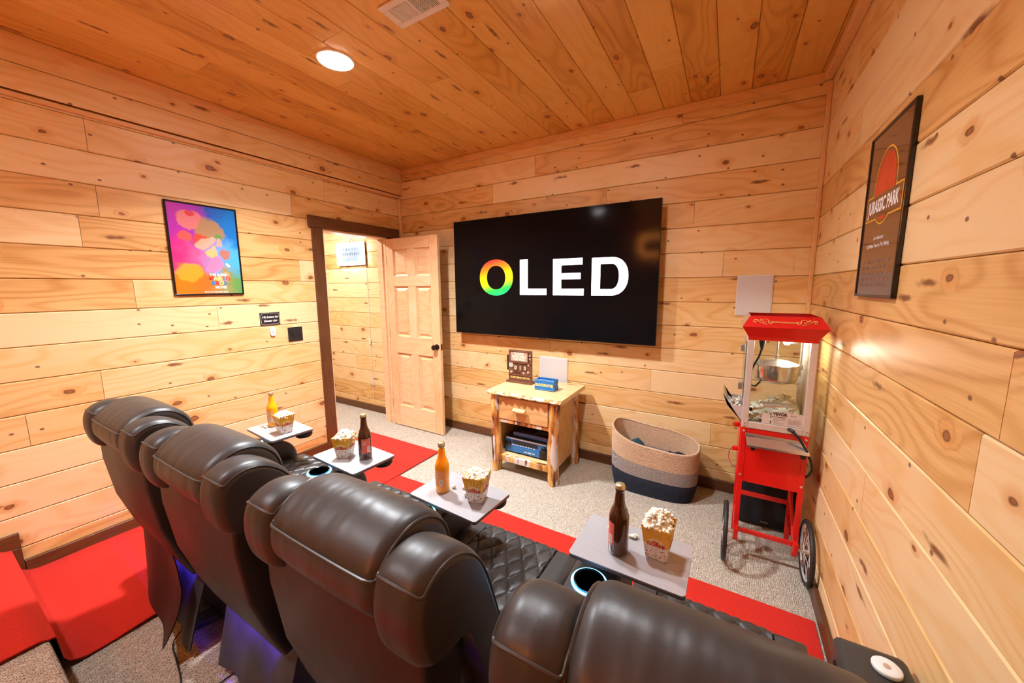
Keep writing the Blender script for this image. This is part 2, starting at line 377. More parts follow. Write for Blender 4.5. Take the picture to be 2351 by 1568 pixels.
def text(name, body, size, mat, origin, axes, parent=None, bold=0.0, align='CENTER', ext=.0003, shear=0.0, sx=1.0):
    cu = bpy.data.curves.new(name, 'FONT'); cu.body = body; cu.size = size; cu.align_x = align; cu.align_y = 'CENTER'
    cu.extrude = ext; cu.offset = bold; cu.shear = shear; cu.resolution_u = 3
    t = bpy.data.objects.new(name, cu); COL.objects.link(t)
    dg = bpy.context.evaluated_depsgraph_get(); me = bpy.data.meshes.new_from_object(t.evaluated_get(dg))
    bpy.data.objects.remove(t)
    me.materials.clear(); me.materials.append(M[mat])
    o = bpy.data.objects.new(name, me)
    mw = frame(origin, *axes) @ Matrix.Diagonal((sx, 1, 1, 1))
    link(o, parent)
    if parent is not None: o.matrix_local = Matrix.Translation(-parent.location) @ mw if parent.parent is None else Matrix.Translation(-parent.parent.location) @ mw
    else: o.matrix_world = mw
    return o

# ================================================================== THE ROOM
Z0, DZ = .152, .1822
rows = [(0.0, Z0)] + [(Z0+DZ*k, Z0+DZ*(k+1)) for k in range(14)] + [(Z0+DZ*14, H)]
rnd = random.Random(3)
def joints(a, b, fixed=None):
    if fixed is not None: return [a]+[f for f in fixed if a < f < b]+[b]
    out = [a]; p = a+rnd.uniform(.5, 2.2)
    while p < b-.35: out.append(p); p += rnd.uniform(1.1, 2.9)
    return out+[b]
floor = struct('floor', G().box(-2.2, W+.1, YR-.1, .12, -.06, 0), 'carpet', 'beige flecked loop carpet on the floor')
DY0, DY1, DZH = -.955, -.215, 2.09           # door opening in the left wall
wl = struct('wall_left', G().box(-.12, -.012, YR, DY0, 0, H).box(-.12, -.012, DY0, DY1, DZH, H).box(-.12, -.012, DY1, .0, 0, H), 'pine_trim', 'pine plank wall on the left with an open doorway')
fixed_left = {1: [-2.35], 3: [-2.35, -.7], 5: [-2.44], 7: [-1.816], 10: [-2.43], 12: [-1.21], 13: [-2.35, -.9]}
for i, (a, b) in enumerate(rows):
    if a > 2.53: continue
    b = min(b, 2.56); js = joints(YR, 0.0, ([-4.0]+fixed_left[i]) if i in fixed_left else None)
    for p, q in zip(js, js[1:]):
        spans = [(p, q)]
        if a < DZH-.02 and q > DY0+.0: 
            spans = [(p, min(q, DY0))] + ([(max(p, DY1), q)] if q > DY1 else [])
        for (u, v_) in spans:
            if v_-u > .03: plank(wl, (0, u+.0004, a+.002), LEFT, v_-u-.0008, b-a-.003)
wb = struct('wall_back', G().box(-.12, W+.1, .012, .12, 0, H), 'pine_trim', 'pine plank wall behind the television')
fixed_back = {13: [1.25], 12: [2.35], 11: [1.85, 3.0], 10: [.95], 4: [2.75], 2: [1.25, 3.2], 14: [1.7]}
for i, (a, b) in enumerate(rows):
    js = joints(0, W, fixed_back.get(i))
    for p, q in zip(js, js[1:]): plank(wb, (p+.0004, 0, a+.002), BACK, q-p-.0008, b-a-.003)
wr = struct('wall_right', G().box(W+.012, W+.1, YR, .0, 0, H), 'pine_trim', 'pine plank wall on the right')
for i, (a, b) in enumerate(rows):
    js = joints(YR, 0)
    for p, q in zip(js, js[1:]): plank(wr, (W, q-.0004, a+.002), RIGHT, q-p-.0008, b-a-.003)
wq = struct('wall_rear', G().box(-.1, W+.1, YR-.1, YR-.012, 0, H), 'pine_trim', 'pine plank wall behind the seats')
for i, (a, b) in enumerate(rows):
    plank(wq, (W, YR, a+.002), REAR, W, b-a-.003)
ce = struct('ceiling', G().box(-.12, W+.1, YR, .12, H+.012, H+.1), 'pine_trim', 'amber pine plank ceiling')
x = .783-.18*5
while x < W:
    js = joints(YR, 0)
    for p, q in zip(js, js[1:]):
        xa, xb = max(x, -.02), min(x+.18, W)
        if xb-xa > .02: plank(ce, (xa+.001, p+.0004, H), CEIL, q-p-.0008, xb-xa-.002, 'pine_ceiling', c=.003)
    x += .18
# soffit boxed along the top of the left wall, with a moulding below it
so = struct('trim_1', G().box(0, .038, YR, -.001, 2.575, H-.001), 'pine_trim', 'boxed pine soffit along the top of the left wall')
plank(so, (.05, YR, 2.562), LEFT, 5.199, .128); plank(so, (.05, YR, 2.693), LEFT, 5.199, .135)
struct('trim_2', G().box(.0005, .022, YR, -.001, 2.532, 2.560, .005), 'pine_trim', 'thin pine moulding strip below the soffit')
board('trim_3', (.051, YR, H-.045), LEFT, 5.19, .044, 'pine_trim', .014, label='pine strip between soffit and ceiling')
bpy.data.objects['trim_3'].location.x = .0645
board('trim_4', (.066, -.0155, H-.058), BACK, W-.11, .057, 'pine_trim', .015, label='pine strip along the top of the back wall')
struct('trim_5', G().box(W-.045, W-.0005, YR, -.001, H-.05, H-.0005, .004), 'pine_trim', 'thick pine strip along the top of the right wall')
struct('trim_6', G().box(.0005, .026, -.026, -.0005, .075, 2.53, .004), 'pine_trim', 'slim vertical pine strip in the left corner')
struct('trim_7', G().box(W-.024, W-.0005, -.024, -.0005, .075, H-.06, .004), 'pine_trim', 'slim vertical pine strip in the right corner')
# baseboards
def baseboard(nm, o, ax, ln, label): 
    return board(nm, o, ax, ln, .082, 'walnut', .0195, .002, label)
baseboard('baseboard_back', (.03, -.020, 0), BACK, W-.06, 'dark brown baseboard under the television wall')
baseboard('baseboard_left', (.020, -2.83, 0), LEFT, 2.83-1.055, 'dark brown baseboard along the left wall')
baseboard('baseboard_right', (W-.020, -.021, 0), RIGHT, 2.81, 'dark brown baseboard along the right wall')
# raised platform behind the seats
STEP = .165
struct('floor_platform', G().box(.001, W-.001, YR+.001, -2.88, .0005, STEP, .012), 'carpet', 'raised carpeted platform step behind the recliners')
bs = baseboard('baseboard_step', (.020, YR+.01, STEP+.001), LEFT, -2.832-YR-.01, 'dark brown baseboard stepping up onto the platform')
plank(bs, (0, 0, 0), LEFT, STEP, .047, 'walnut', .0195, .002, .002, 'riser_board').matrix_local = bs.matrix_world.inverted() @ frame((.020, -2.832, .0005), (0, 0, 1), (0, -1, 0), (1, 0, 0))
# door casing, jambs
for nm, o, ln, w, ax in (('trim_8', (.020, -1.055, .0), 2.092, .10, ((0, 0, 1), (0, -1, 0), (1, 0, 0))),):
    o = plank(None, (.020, -.955, 0), ax, ln, w, 'walnut', .0195, .002, .002, nm); tag(o, 'dark stained upright casing board left of the doorway', kind='structure')
o = plank(None, (.026, -1.082, 2.093), LEFT, 1.028, .098, 'walnut', .0255, .002, .002, 'trim_9'); tag(o, 'dark stained header board above the doorway', kind='structure')
o = plank(None, (.018, -.118, 0), ((0, 0, 1), (0, -1, 0), (1, 0, 0)), 2.092, .085, 'walnut', .0175, .002, .002, 'trim_10'); tag(o, 'dark stained casing board behind the open door', kind='structure')
struct('trim_11', G().box(-.135, .0005, -.955, -.937, 0, 2.072), 'pine_plain', 'pale door jamb on the left of the doorway')
struct('trim_12', G().box(-.135, .0005, -.233, -.2155, 0, 2.072).box(-.08, -.045, -.245, -.233, 0, 2.072), 'pine_plain', 'pale door jamb on the hinge side of the doorway')
struct('trim_13', G().box(-.135, .0005, -.955, -.2155, 2.072, 2.09), 'pine_plain', 'pale jamb across the top of the doorway')
# hallway beyond
HY = -.06
wh = struct('wall_hall', G().box(-2.2, -.121, HY+.012, HY+.05, 0, 2.5), 'pine_trim', 'pine plank wall of the hallway beyond the door')
for i, (a, b) in enumerate(rows):
    if a > 2.45: continue
    js = [-2.2, -.121] if i % 3 else [-2.2, -.85, -.121]
    for p, q in zip(js, js[1:]): plank(wh, (p, HY, a-.0+.002), BACK, q-p-.0008, min(b, 2.5)-a-.003)
struct('wall_hall_end', G().box(-2.3, -2.2, -3.0, .05, 0, 2.5), 'pine_trim', 'far end wall of the hallway')
struct('wall_hall_side', G().box(-2.3, -.121, -3.1, -3.0, 0, 2.5), 'pine_trim', 'side wall of the hallway')
struct('ceiling_hall', G().box(-2.3, -.121, -3.1, .05, 2.5, 2.56), 'pine_trim', 'hallway ceiling')
baseboard('baseboard_hall', (-2.2, HY-.020, 0), BACK, 2.06, 'dark brown baseboard in the hallway')

# ------------------------------------------------------------------ open door leaf
def make_door():
    x0, x1, yf, yb, z0, z1 = .022, .752, -.250, -.215, .008, 2.066
    d = thing('door_1', (x0, -.2325, 0), 'open six-panel pine door standing in front of the television wall', 'door'); d['kind'] = 'structure'
    if 'category' in d: del d['category']
    w = x1-x0; st = .105; ms = .105; cx = (x0+x1)/2
    rails = [(z0, z0+.235), (z0+.83, z0+1.02), (z0+1.555, z0+1.665), (z1-.115, z1)]
    def up(nm, xa, xb, za, zb):
        o = plank(d, (0, 0, 0), BACK, zb-za, xb-xa, 'pine_plain', yb-yf, .003, .001, nm)
        o.matrix_local = Matrix.Translation(-d.location) @ frame((xb, yf, za), (0, 0, 1), (-1, 0, 0), (0, -1, 0))
    up('stile', x0, x0+st, z0, z1); up('stile', x1-st, x1, z0, z1)
    for za, zb in rails:
        o = plank(d, (0, 0, 0), BACK, w-2*st, zb-za, 'pine_plain', yb-yf, .003, .001, 'rail'); o.matrix_local = Matrix.Translation(-d.location) @ frame((x0+st, yf, za), *BACK)
    for (za, zb) in ((rails[0][1], rails[1][0]), (rails[1][1], rails[2][0]), (rails[2][1], rails[3][0])):
        up('mullion', cx-ms/2, cx+ms/2, za, zb)
        for xa, xb in ((x0+st, cx-ms/2), (cx+ms/2, x1-st)):
            g = G(); lv = [(0, yf+.012), (.012, yf+.016), (.016, yf+.018), (.045, yf+.006)]
            vs = []
            for ins, y in lv: vs += [(xa+ins, y, za+ins), (xb-ins, y, za+ins), (xb-ins, y, zb-ins), (xa+ins, y, zb-ins)]
            fs = [(12, 13, 14, 15)]
            for k in range(3):
                for i in range(4): j = (i+1) % 4; fs.append((k*4+i, k*4+j, k*4+4+j, k*4+4+i))
            g.add(vs, fs); g.box(xa, xb, yf+.020, yb-.006, za, zb)
            obj('panel', g, 'pine_plain', d, d.location)
    kz = .945; kx = x1-.045
    k = obj('door_knob', G().lathe([(.030, 0), (.030, .006), (.012, .010), (.011, .03), (.022, .036), (.028, .048), (.024, .060), (.008, .064)], 20, (kx, yf, kz), 'y'), 'dark_bronze', d, d.location, True)
    obj('latch_plate', G().box(x1-.0005, x1+.0015, yf+.006, yb-.006, kz-.03, kz+.03), 'dark_bronze', d, d.location)
    for z in (.25, 1.05, 1.85): obj('hinge', G().tube([(x0-.006, yf+.012, z-.045), (x0-.006, yf+.012, z+.045)], .006), 'dark_bronze', d, d.location)
make_door()

# ------------------------------------------------------------------ ceiling lights and vent
def downlight(x, y, label, power=1.0):
    t = thing('ceiling_light', (x, y, H), label, 'light', 'recessed ceiling lights')
    obj('trim_ring', G().lathe([(.090, 0), (.100, 0), (.098, -.006), (.090, -.008)], 32), 'white_plastic', t, sm=True)
    obj('lens', G().lathe([(.002, -.003), (.091, -.003), (.090, -.009), (.002, -.011)], 32), 'lens', t)
    ld = bpy.data.lights.new('lamp_glow', 'AREA'); ld.shape = 'DISK'; ld.size = .15; ld.energy = P_DOWN*power; ld.color = COL_DOWN; ld.spread = math.radians(128)
    lo = bpy.data.objects.new('lamp_glow', ld); lo.location = (0, 0, -.014); link(lo, t)
downlight(1.242, -1.597, 'round recessed ceiling light in view left of the vent')
downlight(2.48, -1.50, 'round recessed ceiling light just out of view above the television', .27)
downlight(1.242, -3.55, 'round recessed ceiling light above the platform behind the recliners', .22)
def vent():
    x0, x1, y0, y1 = 1.770, 2.078, -1.745, -1.592
    t = thing('air_vent', ((x0+x1)/2, (y0+y1)/2, H), 'white slotted ceiling air vent at the top edge', 'vent'); o = t.location; g = G()
    z0, z1 = H-.010, H-.0005
    g.box(x0, x1, y0, y0+.03, z0, z1, .003).box(x0, x1, y1-.03, y1, z0, z1, .003).box(x0, x0+.034, y0+.03, y1-.03, z0, z1, .003).box(x1-.034, x1, y0+.03, y1-.03, z0, z1, .003)
    g.box((x0+x1)/2-.008, (x0+x1)/2+.008, y0+.03, y1-.03, z0, z1, .002); obj('frame', g, 'white_paint', t, o)
    obj('duct_shade', G().box(x0+.02, x1-.02, y0+.02, y1-.02, H-.0018, H-.0008), 'duct_shade_paint', t, o)  # thin dark sheet, painted shade of the opening behind the slats
    for (a, b, n, tilt) in ((x0+.034, (x0+x1)/2-.008, 15, .004), ((x0+x1)/2+.008, x1-.034, 15, -.004)):
        for k in range(n):
            xx = a+(b-a)*(k+.5)/n; g = G()
            g.add([(xx-.002-tilt, y0+.03, z0), (xx+.002-tilt, y0+.03, z0), (xx+.002+tilt*.2, y0+.03, z1-.002), (xx-.002+tilt*.2, y0+.03, z1-.002), (xx-.002-tilt, y1-.03, z0), (xx+.002-tilt, y1-.03, z0), (xx+.002+tilt*.2, y1-.03, z1-.002), (xx-.002+tilt*.2, y1-.03, z1-.002)],
                  [(0, 1, 2, 3), (4, 7, 6, 5), (0, 4, 5, 1), (1, 5, 6, 2), (2, 6, 7, 3), (3, 7, 4, 0)])
            obj('slat', g, 'white_paint', t, o)
vent()
# hallway lamp
th = thing('ceiling_light', (-1.0, -1.0, 2.5), 'hallway ceiling light seen only by its glow', 'light', 'recessed ceiling lights')
obj('trim_ring', G().lathe([(.10, 0), (.12, 0), (.118, -.006), (.10, -.008)], 28), 'white_plastic', th, sm=True)
obj('lens', G().lathe([(.002, -.003), (.10, -.003), (.10, -.007), (.002, -.009)], 28), 'lens', th)
ld = bpy.data.lights.new('lamp_glow', 'AREA'); ld.shape = 'DISK'; ld.size = .22; ld.energy = P_HALL; ld.color = (.97, .98, 1.0)
lo = bpy.data.objects.new('lamp_glow', ld); lo.location = (0, 0, -.014); link(lo, th)

# ================================================================== RED RUNNERS
def runner(name, fn, nu, nv, th, label):
    """fn(u,v)->(x,y,z) of the top surface; a solid strip of thickness th"""
    top = [[Vector(fn(i/nu, j/nv)) for j in range(nv+1)] for i in range(nu+1)]
    bot = [[p-Vector((0, 0, th)) for p in r] for r in top]
    g = G(); g.grid(top); g.grid(bot)
    ring = [(i, 0) for i in range(nu+1)]+[(nu, j) for j in range(1, nv+1)]+[(i, nv) for i in range(nu-1, -1, -1)]+[(0, j) for j in range(nv-1, 0, -1)]
    m = nv+1; o = (nu+1)*m
    for k in range(len(ring)):
        a, b = ring[k], ring[(k+1) % len(ring)]
        g.f.append((a[0]*m+a[1], b[0]*m+b[1], o+b[0]*m+b[1], o+a[0]*m+a[1]))
    return tag(obj(name, g, 'red_felt', sm=True), label, 'carpet runner')
TH = .006
runner('carpet_runner', lambda u, v: (.95+(W-.03-.95)*u, -1.9+(.835)*v + .006*math.sin(u*9), TH+.0005), 60, 10, TH, 'long red carpet runner in front of the recliners')
def side_runner(u, v):
    # u across (x), v along the path from the doorway back to the step and over it
    s = v*(2.87-.57+.17+.75)
    x = .012+(.965+.03*v)*u
    wob = .004*(1+math.sin(6*u+9*v))*(1 if v > .45 else .2)
    if s < 2.24:
        y = -.57-s; z = TH+.006+wob
        if s > 1.7: z += .016*max(0, math.sin((s-1.7)*7))*(.3+.7*u)
    elif s < 2.30+.0:
        k = (s-2.24)/.06; y = -2.81-.045*k; z = TH+.006+.01+.03*k*k
    elif s < 2.47:
        k = (s-2.30)/.17; y = -2.855-.010*k; z = TH+.05+(STEP-.045)*k
    elif s < 2.52:
        k = (s-2.47)/.05; a = k*PI/2; y = -2.865-.035*math.sin(a)*1.0; z = STEP-.0+.006+.012*(1-math.cos(a))
    else:
        y = -2.90-(s-2.52); z = STEP+TH+.0125
    return (x, y, z)
runner('carpet_runner', side_runner, 24, 110, TH, 'red carpet runner along the left wall, climbing the step')
runner('carpet_runner', lambda u, v: (1.15+(W-1.3)*u, -3.75+.75*v, STEP+TH+.001), 20, 6, TH, 'red carpet runner across the top of the platform')

# ================================================================== TELEVISION
TX0, TX1, TZ0, TZ1, TY = .8564, 2.7952, 1.0931, 2.1876, -.12
tv = thing('television', ((TX0+TX1)/2, TY+.03, TZ0), 'huge flat black television showing large OLED lettering on the back wall', 'television'); to = tv.location
obj('cabinet', G().box(TX0, TX1, TY+.004, TY+.022, TZ0, TZ1, .003), 'black', tv, to)
obj('rear_housing', G().box(TX0+.35, TX1-.35, TY+.022, TY+.05, TZ0+.06, TZ0+.7, .006), 'black', tv, to)
obj('wall_mount', G().box(1.55, 2.1, TY+.05, -.001, 1.45, 1.85, .004), 'black', tv, to)
m, nt, b = new_mat('oled glass'); b.inputs['Base Color'].default_value = (.004, .004, .005, 1); b.inputs['Roughness'].default_value = .10; b.inputs['Specular IOR Level'].default_value = .09
nn = noise(nt, objco(nt), 2, 1); L(nt, ramp(nt, nn, [(.3, (.004, .004, .005)), (.7, (.006, .005, .006))]), b.inputs['Base Color']); M['oled'] = m
scr = obj('screen', G().box(TX0+.004, TX1-.004, TY, TY+.004, TZ0+.006, TZ1-.004), 'oled', tv, to)
obj('sensor_bump', G().box(1.79, 1.86, TY+.005, TY+.018, TZ0-.006, TZ0, .002), 'black', tv, to)
M['letter_white'] = plain('lit white pixels', (.9, .9, .9), .4, emit=(1, 1, 1), estr=1.3)
m, nt, b = new_mat('lit rainbow pixels'); b.inputs['Base Color'].default_value = (0, 0, 0, 1)
sp = N(nt, 'ShaderNodeSeparateXYZ'); L(nt, objco(nt), sp.inputs[0])
gv = math_n(nt, 'ADD', math_n(nt, 'MULTIPLY', sp.outputs[2], 1/.335), math_n(nt, 'MULTIPLY', sp.outputs[0], -.22/.37))
colr = ramp(nt, math_n(nt, 'ADD', gv, .5), [(.0, (.0, .62, .20)), (.16, (.02, .70, .08)), (.36, (.62, .80, .0)), (.52, (1.0, .70, .0)), (.74, (1.0, .27, .0)), (.98, (.95, .03, .02))])
L(nt, colr, b.inputs['Emission Color']); b.inputs['Emission Strength'].default_value = 1.0; M['letter_rainbow'] = m
fy = lambda a, c, h: (a, h, c)
def letter(nm, polys, mat, org):
    g = G()
    for p in polys: g.prism(p, TY-.0012, TY, fy)
    return obj(nm, g, mat, scr, org)
def arc(cx, cz, rx, rz, a0, a1, n=24, e=2.25):
    out = []
    for k in range(n+1):
        a = a0+(a1-a0)*k/n; c, s = math.cos(a), math.sin(a)
        out.append((cx+rx*math.copysign(abs(c)**(2/e), c), cz+rz*math.copysign(abs(s)**(2/e), s)))
    return out
lo_ = arc(1.351, 1.638, .185, .1675, 0, 2*PI, 48, 2.12); li_ = arc(1.351, 1.638, .103, .110, 0, 2*PI, 48, 2.12)
g = G(); ring = len(lo_); vs = [fy(a, c, h) for h in (TY-.0012, TY) for a, c in lo_+li_]
fs = []
for k in range(ring-1):
    fs += [(k, k+1, ring+k+1, ring+k), (2*ring+k, 3*ring+k, 3*ring+k+1, 2*ring+k+1), (k, 2*ring+k, 2*ring+k+1, k+1), (ring+k, ring+k+1, 3*ring+k+1, 3*ring+k)]
g.add(vs, fs); oo = obj('letter', g, 'letter_rainbow', scr, (1.351, TY, 1.638)); oo.location = (1.351-to[0], TY-to[1], 1.638-to[2])
letter('letter', [[(1.610, 1.478), (1.875, 1.478), (1.875, 1.534), (1.690, 1.534), (1.690, 1.792), (1.610, 1.792)]], 'letter_white', to)
letter('letter', [[(1.936, 1.477), (2.214, 1.477), (2.214, 1.532), (2.013, 1.532), (2.013, 1.611), (2.185, 1.611), (2.185, 1.663), (2.013, 1.663), (2.013, 1.729), (2.200, 1.729), (2.200, 1.784), (1.936, 1.784)]], 'letter_white', to)
do = [(2.279, 1.477)]+arc(2.440, 1.628, .133, .151, -PI/2, PI/2, 20, 2.2)+[(2.279, 1.779)]
di = [(2.351, 1.529)]+arc(2.440, 1.628, .060, .099, -PI/2, PI/2, 20, 2.2)+[(2.351, 1.727)]
g = G(); n = len(do); vs = [fy(a, c, h) for h in (TY-.0012, TY) for a, c in do+di]; fs = []
for k in range(n):
    j = (k+1) % n
    fs += [(k, j, n+j, n+k), (2*n+k, 3*n+k, 3*n+j, 2*n+j), (k, 2*n+k, 2*n+j, j), (n+k, n+j, 3*n+j, 3*n+k)]
g.add(vs, fs); obj('letter', g, 'letter_white', scr, to)

# ================================================================== WALL ITEMS
def wall_panel(x0, x1, z0, z1, label):
    t = thing('wall_speaker', ((x0+x1)/2, -.005, z0), label, 'speaker', 'flush wall speakers')
    obj('frame', G().box(x0, x1, -.008, -.0006, z0, z1, .002), 'white_paint', t, t.location)
    obj('grille', G().box(x0+.006, x1-.006, -.012, -.008, z0+.006, z1-.006, .0015), 'speaker_white', t, t.location)
wall_panel(3.300, 3.512, 1.338, 1.620, 'pale square wall speaker above the red popcorn machine')
wall_panel(1.758, 2.037, .66, .905, 'pale square wall speaker behind the log nightstand')

def framed(name, label, axes, org, w, h, fr, printmat, cat='poster'):
    """org: world point of the lower-left corner on the wall, seen from the room"""
    ex, ey, ez = [Vector(a) for a in axes]; o = Vector(org)
    t = thing(name, o, label, cat)
    def bx(nm, a0, a1, b0, b1, c0, c1, mat, par, bv=.0):
        g = G().box(a0, a1, b0, b1, c0, c1, bv); g.v = [tuple(ex*p[0]+ey*p[1]+ez*p[2]) for p in g.v]; return obj(nm, g, mat, par)
    for nm, a in (('frame_bar', (0, w, 0, fr)), ('frame_bar', (0, w, h-fr, h)), ('frame_bar', (0, fr, fr, h-fr)), ('frame_bar', (w-fr, w, fr, h-fr))):
        bx(nm, *a, .001, .0145, 'black_gloss', t, .002)
    bx('backing', fr*.5, w-fr*.5, fr*.5, h-fr*.5, .002, .008, 'black', t)
    g = G().box(fr, w-fr, fr, h-fr, 0, .002)
    pr = obj('print', g, printmat, t); pr.matrix_local = frame(ez*.0085, ex, ey, ez)
    return t, pr, ex, ey, ez
# left poster: an abstract colour print (stand-in)
m, nt, b = new_mat('colourful abstract print'); co = objco(nt); sp = N(nt, 'ShaderNodeSeparateXYZ'); L(nt, co, sp.inputs[0])
u = math_n(nt, 'DIVIDE', sp.outputs[0], .41); v = math_n(nt, 'DIVIDE', sp.outputs[1], .63)
wob = math_n(nt, 'MULTIPLY', math_n(nt, 'SUBTRACT', noise(nt, co, 9, 3), .5), .5)
uu = math_n(nt, 'ADD', u, wob); vv = math_n(nt, 'ADD', v, wob)
topc = ramp(nt, uu, [(.15, (.45, .03, .40)), (.45, (.35, .04, .45)), (.62, (.03, .10, .50)), (.85, (.01, .20, .62))])
midc = ramp(nt, uu, [(.1, (.70, .03, .20)), (.4, (.62, .12, .32)), (.62, (.20, .35, .75)), (.9, (.08, .45, .85))])
botc = ramp(nt, uu, [(.1, (.75, .20, .01)), (.45, (.55, .16, .02)), (.7, (.35, .30, .10)), (.95, (.12, .32, .08))])
c1 = mixc(nt, smooth(nt, vv, .50, .70), midc, topc); c1 = mixc(nt, smooth(nt, vv, .20, .36), botc, c1)
def blob(c, cx, cy, r, col, amt=.9, ex_=1.0):
    dx = math_n(nt, 'SUBTRACT', math_n(nt, 'ADD', sp.outputs[0], math_n(nt, 'MULTIPLY', wob, .30)), cx); dy = math_n(nt, 'MULTIPLY', math_n(nt, 'SUBTRACT', math_n(nt, 'ADD', sp.outputs[1], math_n(nt, 'MULTIPLY', wob, .30)), cy), ex_)
    d = math_n(nt, 'SQRT', math_n(nt, 'ADD', math_n(nt, 'MULTIPLY', dx, dx), math_n(nt, 'MULTIPLY', dy, dy)))
    return mixc(nt, math_n(nt, 'MULTIPLY', math_n(nt, 'SUBTRACT', 1.0, smooth(nt, d, r*.75, r)), amt), c, col)
for cx, cy, r, col, ex_ in ((.24, .46, .10, (.45, .26, .06), 1.0), (.12, .52, .075, (.72, .22, .16), 1.0), (.13, .56, .03, (.65, .03, .03), 1.), (.09, .40, .05, (.72, .12, .06), 1.4), (.18, .40, .045, (.74, .06, .03), 1.1), (.20, .365, .04, (.80, .45, .28), 1.),
                            (.265, .39, .03, (.10, .34, .06), 1.), (.27, .355, .03, (.78, .42, .26), 1.), (.23, .29, .035, (.85, .55, .12), .8), (.25, .22, .045, (.85, .22, .42), .9), (.31, .29, .04, (.55, .16, .05), 1.), (.10, .16, .08, (.85, .38, .03), 1.2), (.32, .21, .02, (.85, .75, .68), 1.), (.29, .12, .05, (.70, .35, .22), 1.6)):
    c1 = blob(c1, cx, cy, r, col, .85, ex_)
L(nt, c1, b.inputs['Base Color']); b.inputs['Roughness'].default_value = .22; M['print_left'] = m
pw, ph = .4146, .631
t, pr, ex, ey, ez = framed('framed_poster', 'framed colourful film poster on the left wall beside the doorway', LEFT, (.0005, -2.0502, 1.5054), pw, ph, .011, 'print_left')
def ptext(body, size, mat, a, b_, bold=0.0, sx=1.0, shear=0.0, par=None, t_=None, ax=None):
    return text('print_text', body, size, mat, t_.location+Vector(ax[0])*a+Vector(ax[1])*b_+Vector(ax[2])*.0108, ax, t_, bold, sx=sx, shear=shear)
for i, ch in enumerate('MARIO'): ptext(ch, .040, ('red_ink', 'yellow_ink', 'yellow_ink', 'blue_box', 'red_ink')[i], .215+.026*i, .118, .0016, .95, t_=t, ax=LEFT)
for i, ch in enumerate('BROS.'): ptext(ch, .038, ('blue_box', 'red_ink', 'yellow_ink', 'blue_box', 'red_ink')[i], .225+.025*i, .085, .0016, .95, t_=t, ax=LEFT)
ptext('THE SUPER', .022, 'white_ink', .26, .145, .0007, t_=t, ax=LEFT); ptext('MOVIE', .024, 'white_ink', .27, .055, .0010, t_=t, ax=LEFT)
ptext('ONLY IN THEATERS APRIL', .0125, 'white_ink', .24, .021, .0003, t_=t, ax=LEFT)
# right poster: dark print with the opposite wall's brown reflection painted in, red oval with yellow outline and banner
m, nt, b = new_mat('dark glossy print with painted reflection'); nn = noise(nt, objco(nt), 3, 2); L(nt, ramp(nt, nn, [(.3, (.095, .042, .020)), (.7, (.115, .050, .024))]), b.inputs['Base Color']); b.inputs['Roughness'].default_value = .09; b.inputs['Coat Weight'].default_value = .6; M['print_right'] = m
qw, qh = .4045, .6086
t, pr, ex, ey, ez = framed('framed_poster', 'dark framed film poster, brown reflection painted in, with red oval emblem on the right wall', RIGHT, (W-.0005, -1.0137, 1.5030), qw, qh, .010, 'print_right')
def flat(nm, poly, h0, h1, mat):
    g = G(); g.prism(poly, h0, h1, lambda a, c, h: tuple(ex*a+ey*c+ez*h)); return obj(nm, g, mat, t)
oval = arc(.205, .395, .098, .118, 0, 2*PI, 40, 2.0)[:-1]
outl = arc(.205, .395, .112, .133, 0, 2*PI, 40, 2.0)[:-1]
M['yellow_line'] = plain('amber outline', (.80, .42, .03), .4, ns=.03); M['emblem_red'] = plain('emblem red', (.58, .055, .018), .3, ns=.15, nscale=20)
flat('emblem_outline', outl, .0106, .0110, 'yellow_line'); flat('emblem_banner_outline', [(.028, .285), (.382, .285), (.382, .378), (.028, .378)], .0106, .0112, 'yellow_line')
flat('emblem_oval_backing', arc(.205, .395, .106, .127, 0, 2*PI, 40, 2.0)[:-1], .0106, .0114, 'print_right')
flat('emblem_oval', oval, .0106, .0116, 'emblem_red'); flat('emblem_banner', [(.034, .291), (.376, .291), (.376, .372), (.034, .372)], .0106, .0118, 'print_right')
def rtext(body, size, mat, a, c, bold=0., sx=1., sh=0.): return text('print_text', body, size, mat, t.location+ex*a+ey*c+ez*.0120, RIGHT, t, bold, sx=sx, shear=sh)
rtext('JURASSIC PARK', .066, 'white_ink', .205, .331, .0016, .66)
rtext('An Adventure', .020, 'white_ink', .205, .215, 0, .9); rtext('65 Million Years In The Making.', .020, 'white_ink', .205, .188, 0, .9)
M['faint_ink'] = plain('faint credit ink', (.20, .11, .08), .4, ns=.2, nscale=200)
for k in range(5):
    for q in range(7 if k % 2 else 6):
        a0 = .05+q*(.30/(7 if k % 2 else 6)); flat('credit_line', [(a0, .040+k*.021), (a0+.035, .040+k*.021), (a0+.035, .052+k*.021), (a0, .052+k*.021)], .0106, .0109, 'faint_ink')

